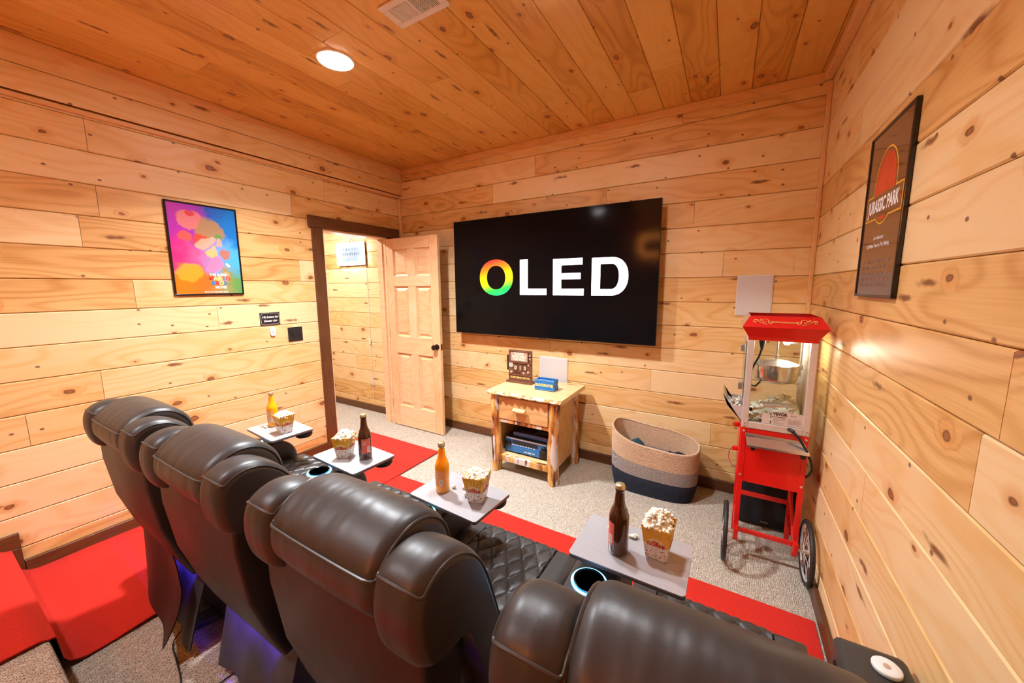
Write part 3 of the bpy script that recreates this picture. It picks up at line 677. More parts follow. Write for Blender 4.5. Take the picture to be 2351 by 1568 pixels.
# small sign, remote, switch plate on the left wall
t = thing('wall_sign', (.0005, -1.463, 1.252), 'small black wall sign with white script lettering beside the doorway', 'sign'); o = t.location
obj('plate', G().box(.0005, .007, -1.539, -1.387, 1.252, 1.355, .002), 'black', t, o)
g = G(); pts = [(.0075, -1.463+a, 1.3035+c) for a, c in arc(0, 0, .070, .045, 0, 2*PI, 32, 7.0)[:-1]]; g.tube(pts, .0009, 5, closed=True); obj('border_line', g, 'white_ink', t, o)
text('lettering', 'Hit button for', .026, 'white_ink', (.0073, -1.463, 1.318), LEFT, t, .0005, shear=.35, sx=.82)
text('lettering', 'theater sign', .026, 'white_ink', (.0073, -1.463, 1.287), LEFT, t, .0005, shear=.35, sx=.82)
t = thing('remote_button', (.0005, -1.452, 1.16), 'small white rounded remote button below the black sign', 'remote'); o = t.location
g = G(); g.prism(arc(0, 0, .0205, .037, 0, 2*PI, 28, 3.6)[:-1], .0005, .014, lambda a, c, h: (h, -1.454+a, 1.198+c)); obj('body', g, 'white_plastic', t, o)
for dz in (.006, -.008): obj('button', G().lathe([(.004, .0138), (.004, .0148), (.002, .015)], 12, (0, -1.453, 1.192+dz), 'x'), 'label_grey', t, o)
t = thing('switch_plate', (.0005, -1.269, 1.094), 'black square double switch plate beside the doorway', 'switch'); o = t.location
obj('plate', G().box(.0005, .007, -1.331, -1.208, 1.094, 1.216, .002), 'black', t, o)
for dy in (-.028, .028):
    obj('toggle', G().box(.007, .016, -1.2695+dy-.005, -1.2695+dy+.005, 1.145, 1.168, .002), 'black', t, o)
    for dz in (-.03, .03): obj('screw', G().lathe([(.003, .007), (.003, .0078), (.001, .008)], 8, (0, -1.2695+dy, 1.155+dz), 'x'), 'dark_bronze', t, o)

# neon sign in the hallway + cord
nx0, nx1, nz0, nz1 = -1.05, -.53, 1.825, 2.105
t = thing('neon_sign', ((nx0+nx1)/2, HY-.03, nz0), 'glowing white rectangular neon sign on the hallway wall', 'sign'); o = t.location
obj('acrylic_board', G().box(nx0, nx1, HY-.022, HY-.016, nz0, nz1, .002), 'sign_board', t, o)
for a in ((nx0+.02, nz0+.02, nx1-.02, nz0+.02), (nx0+.02, nz1-.02, nx1-.02, nz1-.02), (nx0+.02, nz0+.02, nx0+.02, nz1-.02), (nx1-.02, nz0+.02, nx1-.02, nz1-.02)):
    obj('neon_tube', G().tube([(a[0], HY-.034, a[1]), (a[2], HY-.034, a[3])], .013, 8), 'neon_white', t, o)
rr = random.Random(5)
for k, (zz, n) in enumerate(((2.03, 6), (1.965, 8), (1.885, 9))):
    for q in range(n):
        xx = nx0+.09+(nx1-nx0-.18)*(q+.5)/n; h = (.028, .034, .026)[k]*rr.uniform(.7, 1.1); w_ = rr.uniform(.007, .013)
        obj('letter_stroke', G().box(xx-w_, xx+w_, HY-.030, HY-.024, zz-h/2, zz+h/2, .002), 'sign_grey', t, o)
obj('crest', G().tube([(-.79+.045*math.cos(a*PI/8), HY-.026, 2.115+.03*math.sin(a*PI/8)) for a in range(16)], .006, 6, closed=True), 'label_grey', t, o)
for zz in (nz0+.03, nz1-.03):
    obj('standoff', G().tube([(nx0+.012, HY-.016, zz), (nx0+.012, HY-.0005, zz)], .006, 8), 'steel', t, o)
t = thing('hanging_cord', (-.56, HY-.006, .082), 'thin pale cord hanging from the neon sign', 'cord'); o = t.location
obj('wire', G().tube([(-.545, HY-.006, 1.83), (-.54, HY-.006, 1.5), (-.545, HY-.006, 1.0), (-.55, HY-.006, .5), (-.55, HY-.006, .085)], .0028, 6), 'label_white', t, o)
obj('inline_switch', G().box(-.556, -.534, HY-.018, HY-.004, .86, .93, .004), 'label_white', t, o)
# red neon frame on the rear wall, seen as a reflection in the television
t = thing('neon_sign', (1.95, YR+.02, 2.19), 'red neon rectangle on the rear wall, seen reflected in the television', 'sign'); o = t.location
for a in ((1.64, 2.19, 2.26, 2.19), (1.64, 2.54, 2.26, 2.54), (1.64, 2.19, 1.64, 2.54), (2.26, 2.19, 2.26, 2.54)):
    obj('neon_tube', G().tube([(a[0], YR+.03, a[1]), (a[2], YR+.03, a[3])], .011, 8), 'neon_red', t, o)
obj('acrylic_board', G().box(1.62, 2.28, YR+.006, YR+.012, 2.17, 2.56, .002), 'black', t, o)

# ================================================================== LOG NIGHTSTAND
def nightstand():
    t = thing('log_nightstand', (1.885, -.35, 0), 'rustic log nightstand with live-edge top under the television', 'nightstand'); o = t.location
    r = random.Random(11)
    def log(x, y, z0, z1, rad, seed):
        q = random.Random(seed); n, m = 14, 22; vs = []; fs = []
        ph = [q.uniform(0, 6.28) for _ in range(6)]
        for i in range(m+1):
            z = z0+(z1-z0)*i/m
            for k in range(n):
                a = 2*PI*k/n; rr = rad*(1+.07*math.sin(3*a+ph[0]+z*9)+.06*math.sin(z*23+ph[1]+a)+.05*math.sin(z*47+ph[2]+2*a))
                if i in (0, m): rr *= .93
                vs.append((x+rr*math.cos(a)+.004*math.sin(z*8+ph[3]), y+rr*math.sin(a), z))
        for i in range(m):
            for k in range(n): fs.append((i*n+k, i*n+(k+1) % n, (i+1)*n+(k+1) % n, (i+1)*n+k))
        fs += [tuple(range(n))[::-1], tuple(range(m*n, m*n+n))]
        return G().add(vs, fs)
    for i, (x, y) in enumerate(((1.622, -.56), (2.150, -.56), (1.622, -.135), (2.150, -.135))):
        obj('leg', log(x, y, .001, .668, .043, 20+i), 'bark', t, o, True)
    # top slab with a live front edge
    x0, x1, yf, yb = 1.562, 2.228, -.620, -.075; n = 44; lo_, hi_ = [], []
    for k in range(n+1):
        x = x0+(x1-x0)*k/n; w = .010*math.sin(k*.9)+.006*math.sin(k*2.3+1)
        lo_.append((x, yf+.016+w*.8)); hi_.append((x, yf+w*.35))
    zb, zm, zt = .667, .690, .702
    vs = [(x, y+.010, zb) for x, y in lo_]+[(x, y-.004+.006*math.sin(k*1.7), zm-.006) for k, (x, y) in enumerate(hi_)]+[(x, y+.010, zt) for x, y in lo_]
    m_ = n+1; g = G().add(vs, [(r_*m_+k, r_*m_+k+1, (r_+1)*m_+k+1, (r_+1)*m_+k) for r_ in (0, 1) for k in range(n)]); obj('live_edge', g, 'live_edge', t, o, True)
    poly = [(x, y+.0100) for x, y in lo_]+[(x1, yb), (x0, yb)]
    tp = G(); tp.prism(poly, zb, zt, lambda a, c, h: (a, c, h)); obj('top', tp, 'log_top', t, o)
    obj('drawer_front', G().box(1.664, 2.108, -.585, -.560, .470, .655, .004), 'log_top', t, o)
    dr = [c for c in t.children if c.name.startswith('drawer_front')][0]
    obj('log_pull', log(0, 0, -.055, .055, .019, 31), 'log_top', dr, (0, 0, 0), True).matrix_local = Matrix.Translation(Vector((1.875, -.617, .567))-o) @ Matrix.Rotation(PI/2, 4, 'Y')
    obj('pull_post', G().tube([(1.875, -.605, .567), (1.875, -.584, .567)], .010, 10), 'bark', dr, o)
    obj('rail', G().box(1.655, 2.118, -.578, -.545, .436, .466, .004), 'bark', t, o); obj('rail', G().box(1.655, 2.118, -.582, -.545, .098, .150, .006), 'bark', t, o)
    obj('rail', G().box(1.655, 2.118, -.575, -.548, .655, .667, .002), 'bark', t, o)
    obj('shelf', G().box(1.630, 2.142, -.545, -.14, .130, .148), 'log_top', t, o)
    for xa in (1.615, 2.138): obj('side_panel', G().box(xa, xa+.018, -.53, -.16, .11, .667), 'log_top', t, o)
    obj('back_panel', G().box(1.633, 2.138, -.150, -.138, .15, .667), 'pine_trim', t, o); obj('drawer_box', G().box(1.675, 2.098, -.56, -.18, .475, .63), 'pine_trim', t, o)
nightstand()
t = thing('av_receiver', (1.885, -.40, .148), 'dark stereo receiver with blue reflection painted on its front inside the nightstand', 'receiver'); o = t.location
obj('case', G().box(1.675, 2.095, -.500, -.20, .160, .290, .003), 'black', t, o); obj('face', G().box(1.678, 2.092, -.506, -.500, .163, .287, .002), 'blue_reflection_paint', t, o)
obj('top_strip', G().box(1.690, 2.060, -.5085, -.506, .276, .287), plain('pale strip', (.60, .66, .75), .3, ns=.05), t, o)
obj('display', G().box(1.745, 1.985, -.508, -.506, .236, .268), 'black_gloss', t, o)
for k in range(9): obj('button', G().box(1.745+k*.025, 1.760+k*.025, -.508, -.506, .226, .231), 'label_white', t, o)
for k in range(3): obj('button', G().box(1.86+k*.035, 1.888+k*.035, -.508, -.506, .180, .187), 'label_white', t, o)
for x_, r_ in ((1.712, .026), (2.045, .026)): obj('knob', G().lathe([(r_, 0), (r_, .014), (r_*.85, .018), (.002, .018)], 24, (x_, -.506, .240), 'y'), 'black_gloss', t, o, True)
obj('side_face', G().box(2.0, 2.0915, -.5068, -.506, .164, .226), 'black', t, o)
for x_ in (1.70, 2.07):
    for y_ in (-.47, -.23): obj('foot', G().lathe([(.014, 0), (.014, .012), (.002, .012)], 12, (x_, y_, .1482)), 'rubber', t, o)
t = thing('media_player', (1.90, -.40, .29), 'flat media player, blue reflection painted on its front, on top of the stereo receiver', 'media player'); o = t.location
obj('case', G().box(1.735, 2.085, -.470, -.24, .2905, .330, .003), 'black', t, o); obj('face', G().box(1.737, 2.083, -.475, -.470, .293, .327, .001), 'blue_reflection_paint', t, o)
obj('status_light', G().lathe([(.0025, 0), (.0025, .001), (.001, .0012)], 8, (2.03, -.475, .316), 'y'), 'label_white', t, o)
t = thing('remote_control', (1.99, -.40, .33), 'dark remote control lying on the media player', 'remote'); o = t.location
obj('body', G().box(1.935, 2.05, -.44, -.395, .3305, .346, .004), 'black', t, o)
for k in range(4): obj('button', G().box(1.95+k*.022, 1.962+k*.022, -.424, -.411, .346, .348, .0005), 'label_grey', t, o)

# film counter board
t = thing('movie_counter', (1.655, -.27, .702), 'carved brown film counter plaque reading 013 on the nightstand', 'ornament'); o = t.location
ZB = .7025; cx0, cx1, yy = 1.573, 1.808, -.27
obj('board', G().box(cx0, cx1, yy, yy+.016, ZB+.012, ZB+.292, .003), 'copper', t, o); obj('base', G().box(cx0-.012, cx1+.010, yy-.035, yy+.05, ZB, ZB+.016, .003), 'copper', t, o)
scn = obj('screen', G().box(cx0+.022, cx1-.040, yy-.004, yy+.001, ZB+.192, ZB+.276, .003), 'copper_light', t, o)
for a in ((cx0+.012, cx1-.030, ZB+.184, ZB+.192), (cx0+.012, cx1-.030, ZB+.276, ZB+.284)): obj('screen_frame', G().box(a[0], a[1], yy-.008, yy+.001, a[2], a[3], .001), 'copper', t, o)
for a in ((cx0+.012, cx0+.022), (cx1-.040, cx1-.030)): obj('screen_frame', G().box(a[0], a[1], yy-.008, yy+.001, ZB+.192, ZB+.276, .001), 'copper', t, o)
for k, s in enumerate(('MOVIES', 'WATCHED', 'THIS YEAR')): text('lettering', s, .030, 'cream', ((cx0+cx1)/2-.009, yy-.0045, ZB+.259-.026*k), BACK, t, .0012, ext=.0012, sx=.92)
for k, s in enumerate('013'):
    tx = cx0+.075+.047*k; obj('number_tile', G().box(tx-.019, tx+.019, yy-.006, yy+.001, ZB+.105, ZB+.165, .002), 'copper', t, o); text('lettering', s, .046, 'cream', (tx, yy-.0065, ZB+.133), BACK, t, .0008)
    obj('tile_hook', G().lathe([(.004, 0), (.004, .005), (.001, .006)], 8, (tx, yy-.006, ZB+.168), 'y'), 'black', t, o)
obj('ledge', G().box(cx0, cx1, yy-.010, yy+.001, ZB+.066, ZB+.074, .001), 'copper', t, o); obj('ledge', G().box(cx0, cx1, yy-.010, yy+.001, ZB+.176, ZB+.184, .001), 'copper', t, o)
text('lettering', "SLEEP BEAR'S MOVIE", .027, 'yellow_ink', ((cx0+cx1)/2, yy-.0008, ZB+.044), BACK, t, .0006, sx=.80)
obj('film_reel', G().lathe([(.022, 0), (.022, .006), (.018, .008), (.002, .008)], 20, (cx0+.028, yy, ZB+.155), 'y'), 'cream', t, o)
for k in range(5): a = k*2*PI/5+PI/2; obj('reel_hole', G().lathe([(.0045, .0079), (.0045, .0085), (.001, .0086)], 8, (cx0+.028+.012*math.cos(a), yy, ZB+.155+.012*math.sin(a)), 'y'), 'black', t, o)
for dx, dz, rr_ in ((.03, .09, .013), (.155, .088, .013), (.205, .165, .011), (.20, .10, .012)): obj('carving', G().lathe([(rr_, 0), (rr_, .004), (rr_*.5, .007), (.001, .007)], 10, (cx0+dx, yy, ZB+dz), 'y'), 'copper_light', t, o)
obj('carving', G().box(cx0+.055, cx0+.12, yy-.006, yy+.001, ZB+.086, ZB+.092, .001), 'ink', t, o)
obj('side_rack', G().box(cx0-.020, cx0+.001, yy+.004, yy+.014, ZB+.105, ZB+.24, .002), 'black', t, o)
for k in range(2): obj('dial', G().lathe([(.009, 0), (.009, .006), (.003, .008)], 14, (cx1-.016, yy, ZB+.25-.028*k), 'y'), 'bolt', t, o)

# blue card box
t = thing('card_box', (1.99, -.36, .702), 'open blue card box with yellow lettering on the nightstand', 'box'); o = t.location
bx0, bx1, by0, by1, bz = 1.905, 2.075, -.40, -.315, .7025
obj('bottom', G().box(bx0, bx1, by0, by1, bz, bz+.004), 'blue_box', t, o)
def ticket(x0, x1, z0, z1, n=.010):
    zc = (z0+z1)/2; return [(x0, z0), (x1, z0), (x1-.002, zc-n), (x1-n, zc), (x1-.002, zc+n), (x1, z1), (x0, z1), (x0+.002, zc+n), (x0+n, zc), (x0+.002, zc-n)]
for ya, yb_ in ((by0, by0+.004), (by1-.004, by1)): g = G(); g.prism(ticket(bx0-.004, bx1+.004, bz, bz+.088), ya, yb_, fy); obj('panel', g, 'blue_box', t, o)
for xa in (bx0, bx1-.004): obj('panel', G().box(xa, xa+.004, by0+.004, by1-.004, bz, bz+.086), 'blue_box', t, o)
g = G(); tk = ticket(bx0+.002, bx1-.002, bz+.006, bz+.082); g.tube([(a, by0-.0008, c) for a, c in tk], .0012, 5, closed=True); obj('edge_line', g, 'blue_edge', t, o)
g = G(); g.tube([(bx0-.003, by0+.002, bz+.089), (bx1+.003, by0+.002, bz+.089)], .0018, 6); obj('edge_line', g, 'blue_edge', t, o)
text('lettering', 'BLOCKBUSTER', .030, 'yellow_ink', ((bx0+bx1)/2, by0-.0008, bz+.044), BACK, t, .0014, sx=.78)

# ================================================================== ROPE BASKET
def basket():
    t = thing('rope_basket', (2.835, -.235, 0), 'large woven rope basket in tan, speckled and navy bands by the wall', 'basket'); o = t.location
    cx, cy, hx, hy = 2.835, -.232, .300, .145
    def rim(a): # rim height variation
        return .425+.030*math.cos(a-2.6)-.028*math.cos(a-5.6)+.012*math.cos(2*a)
    def pt(a, f, extra=0.0):
        z = f*rim(a); e = 3.0; c, s = math.cos(a), math.sin(a)
        k = .93+.07*min(1, f*4) if f < .25 else 1.0
        fl = 1.0+.035*f
        x = math.copysign(abs(c)**(2/e), c)*(hx*k*fl+extra); y = math.copysign(abs(s)**(2/e), s)*(hy*k+extra)
        dent = .018*max(0, f-.55)*math.exp(-((a-.35) % (2*PI)-0)**2/.08)
        return (cx+x-dent, cy+y, z)
    n = 96; NR = 42
    def band(nm, r0, r1, mat):
        g = G(); rowsv = []
        for r in range(r0, r1):
            for s, ex_ in ((.0, 0.0), (.3, .0042), (.7, .0042)): rowsv.append([pt(2*PI*k/n, (r+s)/NR, ex_) for k in range(n)])
        rowsv.append([pt(2*PI*k/n, r1/NR, 0) for k in range(n)])
        m_ = len(rowsv)
        for r in range(m_): g.v += rowsv[r]
        for r in range(m_-1):
            for k in range(n): g.f.append((r*n+k, r*n+(k+1) % n, (r+1)*n+(k+1) % n, (r+1)*n+k))
        # inner face
        oi = len(g.v)
        for f in (r0/NR, r1/NR): g.v += [pt(2*PI*k/n, f, -.009) for k in range(n)]
        for k in range(n): g.f.append((oi+k, oi+n+k, oi+n+(k+1) % n, oi+(k+1) % n))
        return obj(nm, g, mat, t, o, True, fixn=False)
    m, nt, b = new_mat('tan rope'); co = objco(nt); n1 = noise(nt, mapping(nt, co, (60, 60, 200)), 1, 2)
    L(nt, ramp(nt, n1, [(.3, (.50, .33, .20)), (.7, (.68, .48, .32))]), b.inputs['Base Color']); b.inputs['Roughness'].default_value = .85; M['rope_tan'] = m
    m, nt, b = new_mat('speckled rope'); co = objco(nt); sp = N(nt, 'ShaderNodeSeparateXYZ'); L(nt, co, sp.inputs[0])
    row = math_n(nt, 'MULTIPLY', sp.outputs[2], 42/.425); ang = math_n(nt, 'ADD', math_n(nt, 'MULTIPLY', math_n(nt, 'ADD', sp.outputs[0], math_n(nt, 'MULTIPLY', sp.outputs[1], .9)), 95.0), math_n(nt, 'MULTIPLY', row, .75))
    st = math_n(nt, 'FRACT', ang); L(nt, mixc(nt, smooth(nt, math_n(nt, 'ABSOLUTE', math_n(nt, 'SUBTRACT', st, .5)), .18, .30), (.66, .56, .50), (.025, .025, .045)), b.inputs['Base Color'])
    b.inputs['Roughness'].default_value = .85; M['rope_mix'] = m
    m, nt, b = new_mat('navy rope'); co = objco(nt); n1 = noise(nt, mapping(nt, co, (60, 60, 200)), 1, 2)
    L(nt, ramp(nt, n1, [(.3, (.010, .013, .028)), (.7, (.022, .028, .052))]), b.inputs['Base Color']); b.inputs['Roughness'].default_value = .85; M['rope_navy'] = m
    band('navy_band', 0, 15, 'rope_navy'); band('speckled_band', 15, 26, 'rope_mix'); band('tan_band', 26, 42, 'rope_tan')
    obj('rim', G().tube([pt(2*PI*k/96, 1.0, -.004) for k in range(96)], .0075, 8, closed=True), 'rope_tan', t, o, True)
    g = G(); g.add([pt(2*PI*k/n, .012, -.002) for k in range(n)], [tuple(range(n))]); obj('bottom', g, 'rope_navy', t, o)
    def lump(nm, c, r, mat, label, seed):
        q = random.Random(seed); bm = bmesh.new(); bmesh.ops.create_icosphere(bm, subdivisions=3, radius=1)
        ph = [q.uniform(0, 6) for _ in range(6)]
        g = G()
        for v_ in bm.verts:
            p = v_.co.copy(); k = 1+.12*math.sin(5*p.x+ph[0])*math.sin(4*p.y+ph[1])+.08*math.sin(9*p.y+ph[2]+3*p.z)
            g.v.append((c[0]+p.x*r[0]*k, c[1]+p.y*r[1]*k, c[2]+p.z*r[2]*k))
        bm.verts.index_update(); g.f = [tuple(v_.index for v_ in f.verts) for f in bm.faces]; bm.free()
        e = obj(nm, g, mat, None, c, True); e.location = c; tag(e, label, 'blanket', 'blankets in the rope basket')
    lump('blanket', (2.70, -.23, .19), (.13, .105, .16), 'blanket_teal', 'dark teal folded blanket on the left inside the rope basket', 4)
    lump('blanket', (2.98, -.23, .17), (.13, .105, .15), 'blanket_navy', 'navy folded blanket on the right inside the rope basket', 9)
basket()

# ================================================================== RECLINERS
RY = -2.2
def catmull(P, n=5, closed=True):
    out = []; m = len(P)
    for i in range(m if closed else m-1):
        p0, p1, p2, p3 = [Vector(P[(i+k) % m] if closed else P[min(max(i+k, 0), m-1)]) for k in (-1, 0, 1, 2)]
        for k in range(n):
            s = k/n; out.append(.5*((2*p1)+(-p0+p2)*s+(2*p0-5*p1+4*p2-p3)*s*s+(-p0+3*p1-3*p2+p3)*s**3))
    if not closed: out.append(Vector(P[-1]))
    return out
def pillow_pt(prof, cen, x0, x1, rx, x, k, crown=0.0):
    e = min((x-x0)/rx, (x1-x)/rx, 1.0); e = max(e, 0.0); ins = rx*(1-math.sqrt(max(0, 1-(1-e)**2)))
    p = prof[k]; d = p-cen; ln = d.length; f = max(.05, (ln-ins*.9)/ln)
    tt = (x-(x0+x1)/2)/((x1-x0)/2); f *= 1+crown*(1-tt*tt)
    q = cen+d*f; return (x, q[0], q[1])
def pillow(nm, P, x0, x1, rx, mat, parent, off, crown=0.0, n=5, nxm=14):
    prof = catmull(P, n); cen = sum(prof, Vector((0, 0)))/len(prof); m = len(prof)
    xs = [x0+rx*(1-math.cos(PI/2*k/8)) for k in range(0, 9)]; xs[0] = x0+rx*.004
    mid = [xs[-1]+(x1-rx-xs[-1])*k/nxm for k in range(1, nxm)]; xs = xs+mid+[x0+x1-q for q in reversed(xs)]
    g = G()
    for x in xs: g.v += [pillow_pt(prof, cen, x0, x1, rx, x, k, crown) for k in range(m)]
    for i in range(len(xs)-1):
        for k in range(m): g.f.append((i*m+k, i*m+(k+1) % m, (i+1)*m+(k+1) % m, (i+1)*m+k))
    g.f += [tuple(range(m))[::-1], tuple(range((len(xs)-1)*m, len(xs)*m))]
    o = obj(nm, g, mat, parent, off, True)
    return o, prof, cen
def seam(parent, off, prof, cen, x0, x1, rx, ka, kb, kr, crown, inset=.55, r=.0028):
    """piping: along one side (profile index ka..kb), across the rear at kr, and the other side"""
    m = len(prof); e = .0015
    def P3(x, k):
        p = Vector(pillow_pt(prof, cen, x0, x1, rx, x, k % m, crown)); d = prof[k % m]-cen; d.normalize(); return p+Vector((0, d[0], d[1]))*e
    xa, xb = x0+rx*inset, x1-rx*inset
    path = [(xa, k) for k in range(kb, ka+3, -1)]+[(xa, ka+2), (xa, ka), (xa+.018, kr), (xa+.05, kr)]+[(xa+.05+(xb-xa-.1)*k/8, kr) for k in range(1, 8)]+[(xb-.05, kr), (xb-.018, kr), (xb, ka), (xb, ka+2)]+[(xb, k) for k in range(ka+4, kb+1)]
    for _ in range(2):
        q = [path[0]]
        for u, w in zip(path, path[1:]): q += [(u[0]*.75+w[0]*.25, u[1]*.75+w[1]*.25), (u[0]*.25+w[0]*.75, u[1]*.25+w[1]*.75)]
        path = q+[path[-1]]
    pts = []
    for x, k in path:
        k0 = math.floor(k); f = k-k0; pts.append(P3(x, k0).lerp(P3(x, k0+1), f))
    obj('piping', G().tube(pts, r, 6), 'piping', parent, off, True)
def quilt(nm, x0, x1, y0, y1, zfun, parent, off, qx, amp=.011, nx=140, ny=150, th=.10):
    rowsv = []
    for j in range(ny+1):
        r_ = []
        for i in range(nx+1):
            x = x0+(x1-x0)*i/nx; y = y0+(y1-y0)*j/ny; z = zfun(x, y)
            ed = min(x-x0, x1-x, y-y0, y1-y)/.045
            if ed < 1: z -= .040*(1-math.sqrt(max(0, 1-(1-ed)**2)))
            if abs(x) < qx:
                a = x/.072+y/.112; b_ = x/.072-y/.112
                d_ = min(abs((a+.5) % 1-.5), abs((b_+.5) % 1-.5)); z += amp*.72*(1-math.exp(-d_/.065)-.5)+.008*d_
            elif abs(x) < qx+.006: z -= amp*.7
            r_.append((x, y, z))
        rowsv.append(r_)
    g = G(); g.grid(rowsv); m = nx+1
    ring = [i for i in range(nx+1)]+[(j)*m+nx for j in range(1, ny+1)]+[ny*m+i for i in range(nx-1, -1, -1)]+[j*m for j in range(ny-1, 0, -1)]
    o = len(g.v); g.v += [(g.v[i][0], g.v[i][1], g.v[i][2]-th) for i in ring]
    for k in range(len(ring)): g.f.append((ring[k], ring[(k+1) % len(ring)], o+(k+1) % len(ring), o+k))
    g.f.append(tuple(range(o, o+len(ring))))
    return obj(nm, g, 'leather', parent, off, True)
def arm_mesh(xc, front=-1.80, w=.085, q=.13):
    prof = [(-2.44, .10), (-2.44, .50), (-2.40, .575), (-2.34, .600)]+[(front-q+q*math.sin(a), .60-q*(1-math.cos(a))) for a in [PI/2*k/8 for k in range(9)]]+[(front+.01, .38), (front, .12)]
    bm = bmesh.new(); a = [bm.verts.new((xc-w, y, z)) for y, z in prof]; b = [bm.verts.new((xc+w, y, z)) for y, z in prof]; n = len(prof)
    bm.faces.new(a[::-1]); bm.faces.new(b)
    for i in range(n): bm.faces.new((a[i], a[(i+1) % n], b[(i+1) % n], b[i]))
    bm.normal_update(); ed = [e for e in bm.edges if abs(e.verts[0].co.x-e.verts[1].co.x) < 1e-6]
    bmesh.ops.bevel(bm, geom=ed, offset=.016, segments=3, profile=.5, affect='EDGES'); bm.verts.index_update()
    g = G(); g.v = [tuple(v_.co) for v_ in bm.verts]; g.f = [tuple(v_.index for v_ in f.verts) for f in bm.faces]; bm.free(); return g
HEAD = [(-2.640, .905), (-2.672, .950), (-2.668, 1.008), (-2.632, 1.050), (-2.572, 1.076), (-2.510, 1.066), (-2.462, 1.026), (-2.440, .970), (-2.438, .900), (-2.470, .850), (-2.560, .850)]
WING = [(-2.628, .868), (-2.660, .890), (-2.674, .960), (-2.660, 1.024), (-2.610, 1.052), (-2.552, 1.044), (-2.496, 1.000), (-2.455, .930), (-2.425, .840), (-2.400, .740), (-2.385, .620), (-2.430, .580), (-2.480, .700), (-2.540, .840)]
def rrect(w, d, r, n=6):
    return [(sx*(w/2-r)+r*math.cos(a0+k*PI/2/n), sy*(d/2-r)+r*math.sin(a0+k*PI/2/n)) for sx, sy, a0 in ((1, 1, 0), (-1, 1, PI/2), (-1, -1, PI), (1, -1, 1.5*PI)) for k in range(n+1)]
def recliner(cx, label, right_arm=False, green=False, tray=None, arm_disc=False):
    t = thing('recliner', (cx, RY, 0), label, 'recliner', 'row of four leather cinema recliners'); off = (0, RY, 0)
    obj('base', G().box(-.262, .262, -2.44, -1.90, .035, .30, .01), 'leather_smooth', t, off)
    quilt('seat', -.262, .262, -2.34, -1.752, lambda x, y: .470+.012*math.cos((y+2.1)*4), t, off, .165)
    quilt('footrest', -.250, .250, -1.750, -1.700, lambda x, y: .385, t, off, -1, .008, 30, 16, .29)
    # front of the backrest
    prof = [(-2.30, .46), (-2.33, .62), (-2.37, .76), (-2.41, .88), (-2.50, .90), (-2.52, .75), (-2.48, .58), (-2.45, .46)]
    pillow('backrest', prof, -.245, .245, .03, 'leather', t, off)
    # rear shell
    g = G(); sec = [(.935, -2.640, .272, .135), (.80, -2.640, .272, .13), (.62, -2.618, .268, .09), (.47, -2.575, .262, .060), (.36, -2.535, .256, .042)]
    bm = bmesh.new(); R_ = [[bm.verts.new(p) for p in ((-w, y, z), (w, y, z), (w*.98, y+th_, z), (-w*.98, y+th_, z))] for z, y, w, th_ in sec]
    for i in range(len(sec)-1):
        for k in range(4): bm.faces.new((R_[i][k], R_[i][(k+1) % 4], R_[i+1][(k+1) % 4], R_[i+1][k]))
    bm.faces.new(R_[0][::-1]); bm.faces.new(R_[-1]); bm.normal_update()
    bmesh.ops.bevel(bm, geom=[e for e in bm.edges if abs(e.verts[0].co.z-e.verts[1].co.z) > .01], offset=.010, segments=2, profile=.5, affect='EDGES'); bm.verts.index_update()
    g.v = [tuple(v_.co) for v_ in bm.verts]; g.f = [tuple(v_.index for v_ in f.verts) for f in bm.faces]; bm.free()
    obj('back_panel', g, 'leather_smooth', t, off, True)
    hd, pf, cn = pillow('headrest', HEAD, -.184, .184, .034, 'leather', t, off, .035)
    seam(hd, off, pf, cn, -.184, .184, .034, 10, 38, 10, .035, .16, .0036)
    for s in (-1, 1):
        xa, xb = (-.298, -.176) if s < 0 else (.176, .298)
        wg, pf, cn = pillow('side_wing', WING, xa, xb, .026, 'leather', t, off, .05)
        seam(wg, off, pf, cn, xa, xb, .026, 15, 50, 15, .05, .16)
    ax = -.338
    arms = [ax]+([.363] if right_arm else [])
    for k, a in enumerate(arms):
        am = obj('armrest', arm_mesh(a) if k == 0 else arm_mesh(a, -1.835, .072, .035), 'leather', t, off, True)
        if k == 0:
            obj('console_plate', G().box(a-.068, a+.068, -2.10, -1.93, .597, .604, .003), 'leather_smooth', am, off)
            cy = -2.018; a0_ = a; a = a-.010
            obj('cup_holder', G().lathe([(.036, .52), (.044, .5205), (.044, .610), (.050, .613), (.050, .606), (.0475, .604)][0:6], 32, (a, cy, 0)), 'black_gloss', am, off, True)
            g = G().tube([(a+.0545*math.cos(q*PI/24), cy+.0545*math.sin(q*PI/24), .6055) for q in range(48)], .0036, 8, closed=True)
            obj('glow_ring', g, 'glow_green' if green else 'glow_cyan', am, off, True)
            obj('control_light', G().box(a-.02, a+.03, -2.115, -2.108, .600, .6055, .001), 'glow_cyan', am, off); a = a0_
        else:
            obj('side_control', G().lathe([(.022, 0), (.022, .003), (.018, .004), (.002, .004)], 20, (a-.073, -1.90, .535), 'x'), 'black_gloss', am, off)
    # rear skirt and the led strip tucked under the shell
    n = 16; rowsv = []
    for j in range(7):
        z = .47-.43*j/6
        rowsv.append([(-.262+.524*i/n, -2.452-.085*j/6-.010*math.sin(i*.9+j*.3)*j/6-(.050*(i/n)**2*(j/6)), z) for i in range(n+1)])
    g = G(); g.grid(rowsv); q = len(g.v); g.v += [(x, y+.004, z) for x, y, z in g.v]; m_ = n+1
    g.f += [tuple(i+q for i in reversed(f)) for f in g.f[:6*n]]
    obj('rear_skirt', g, 'dust_cover', t, off, True, fixn=False)
    obj('led_strip', G().box(-.19, .19, -2.489, -2.483, .418, .424), 'glow_blue', t, off)
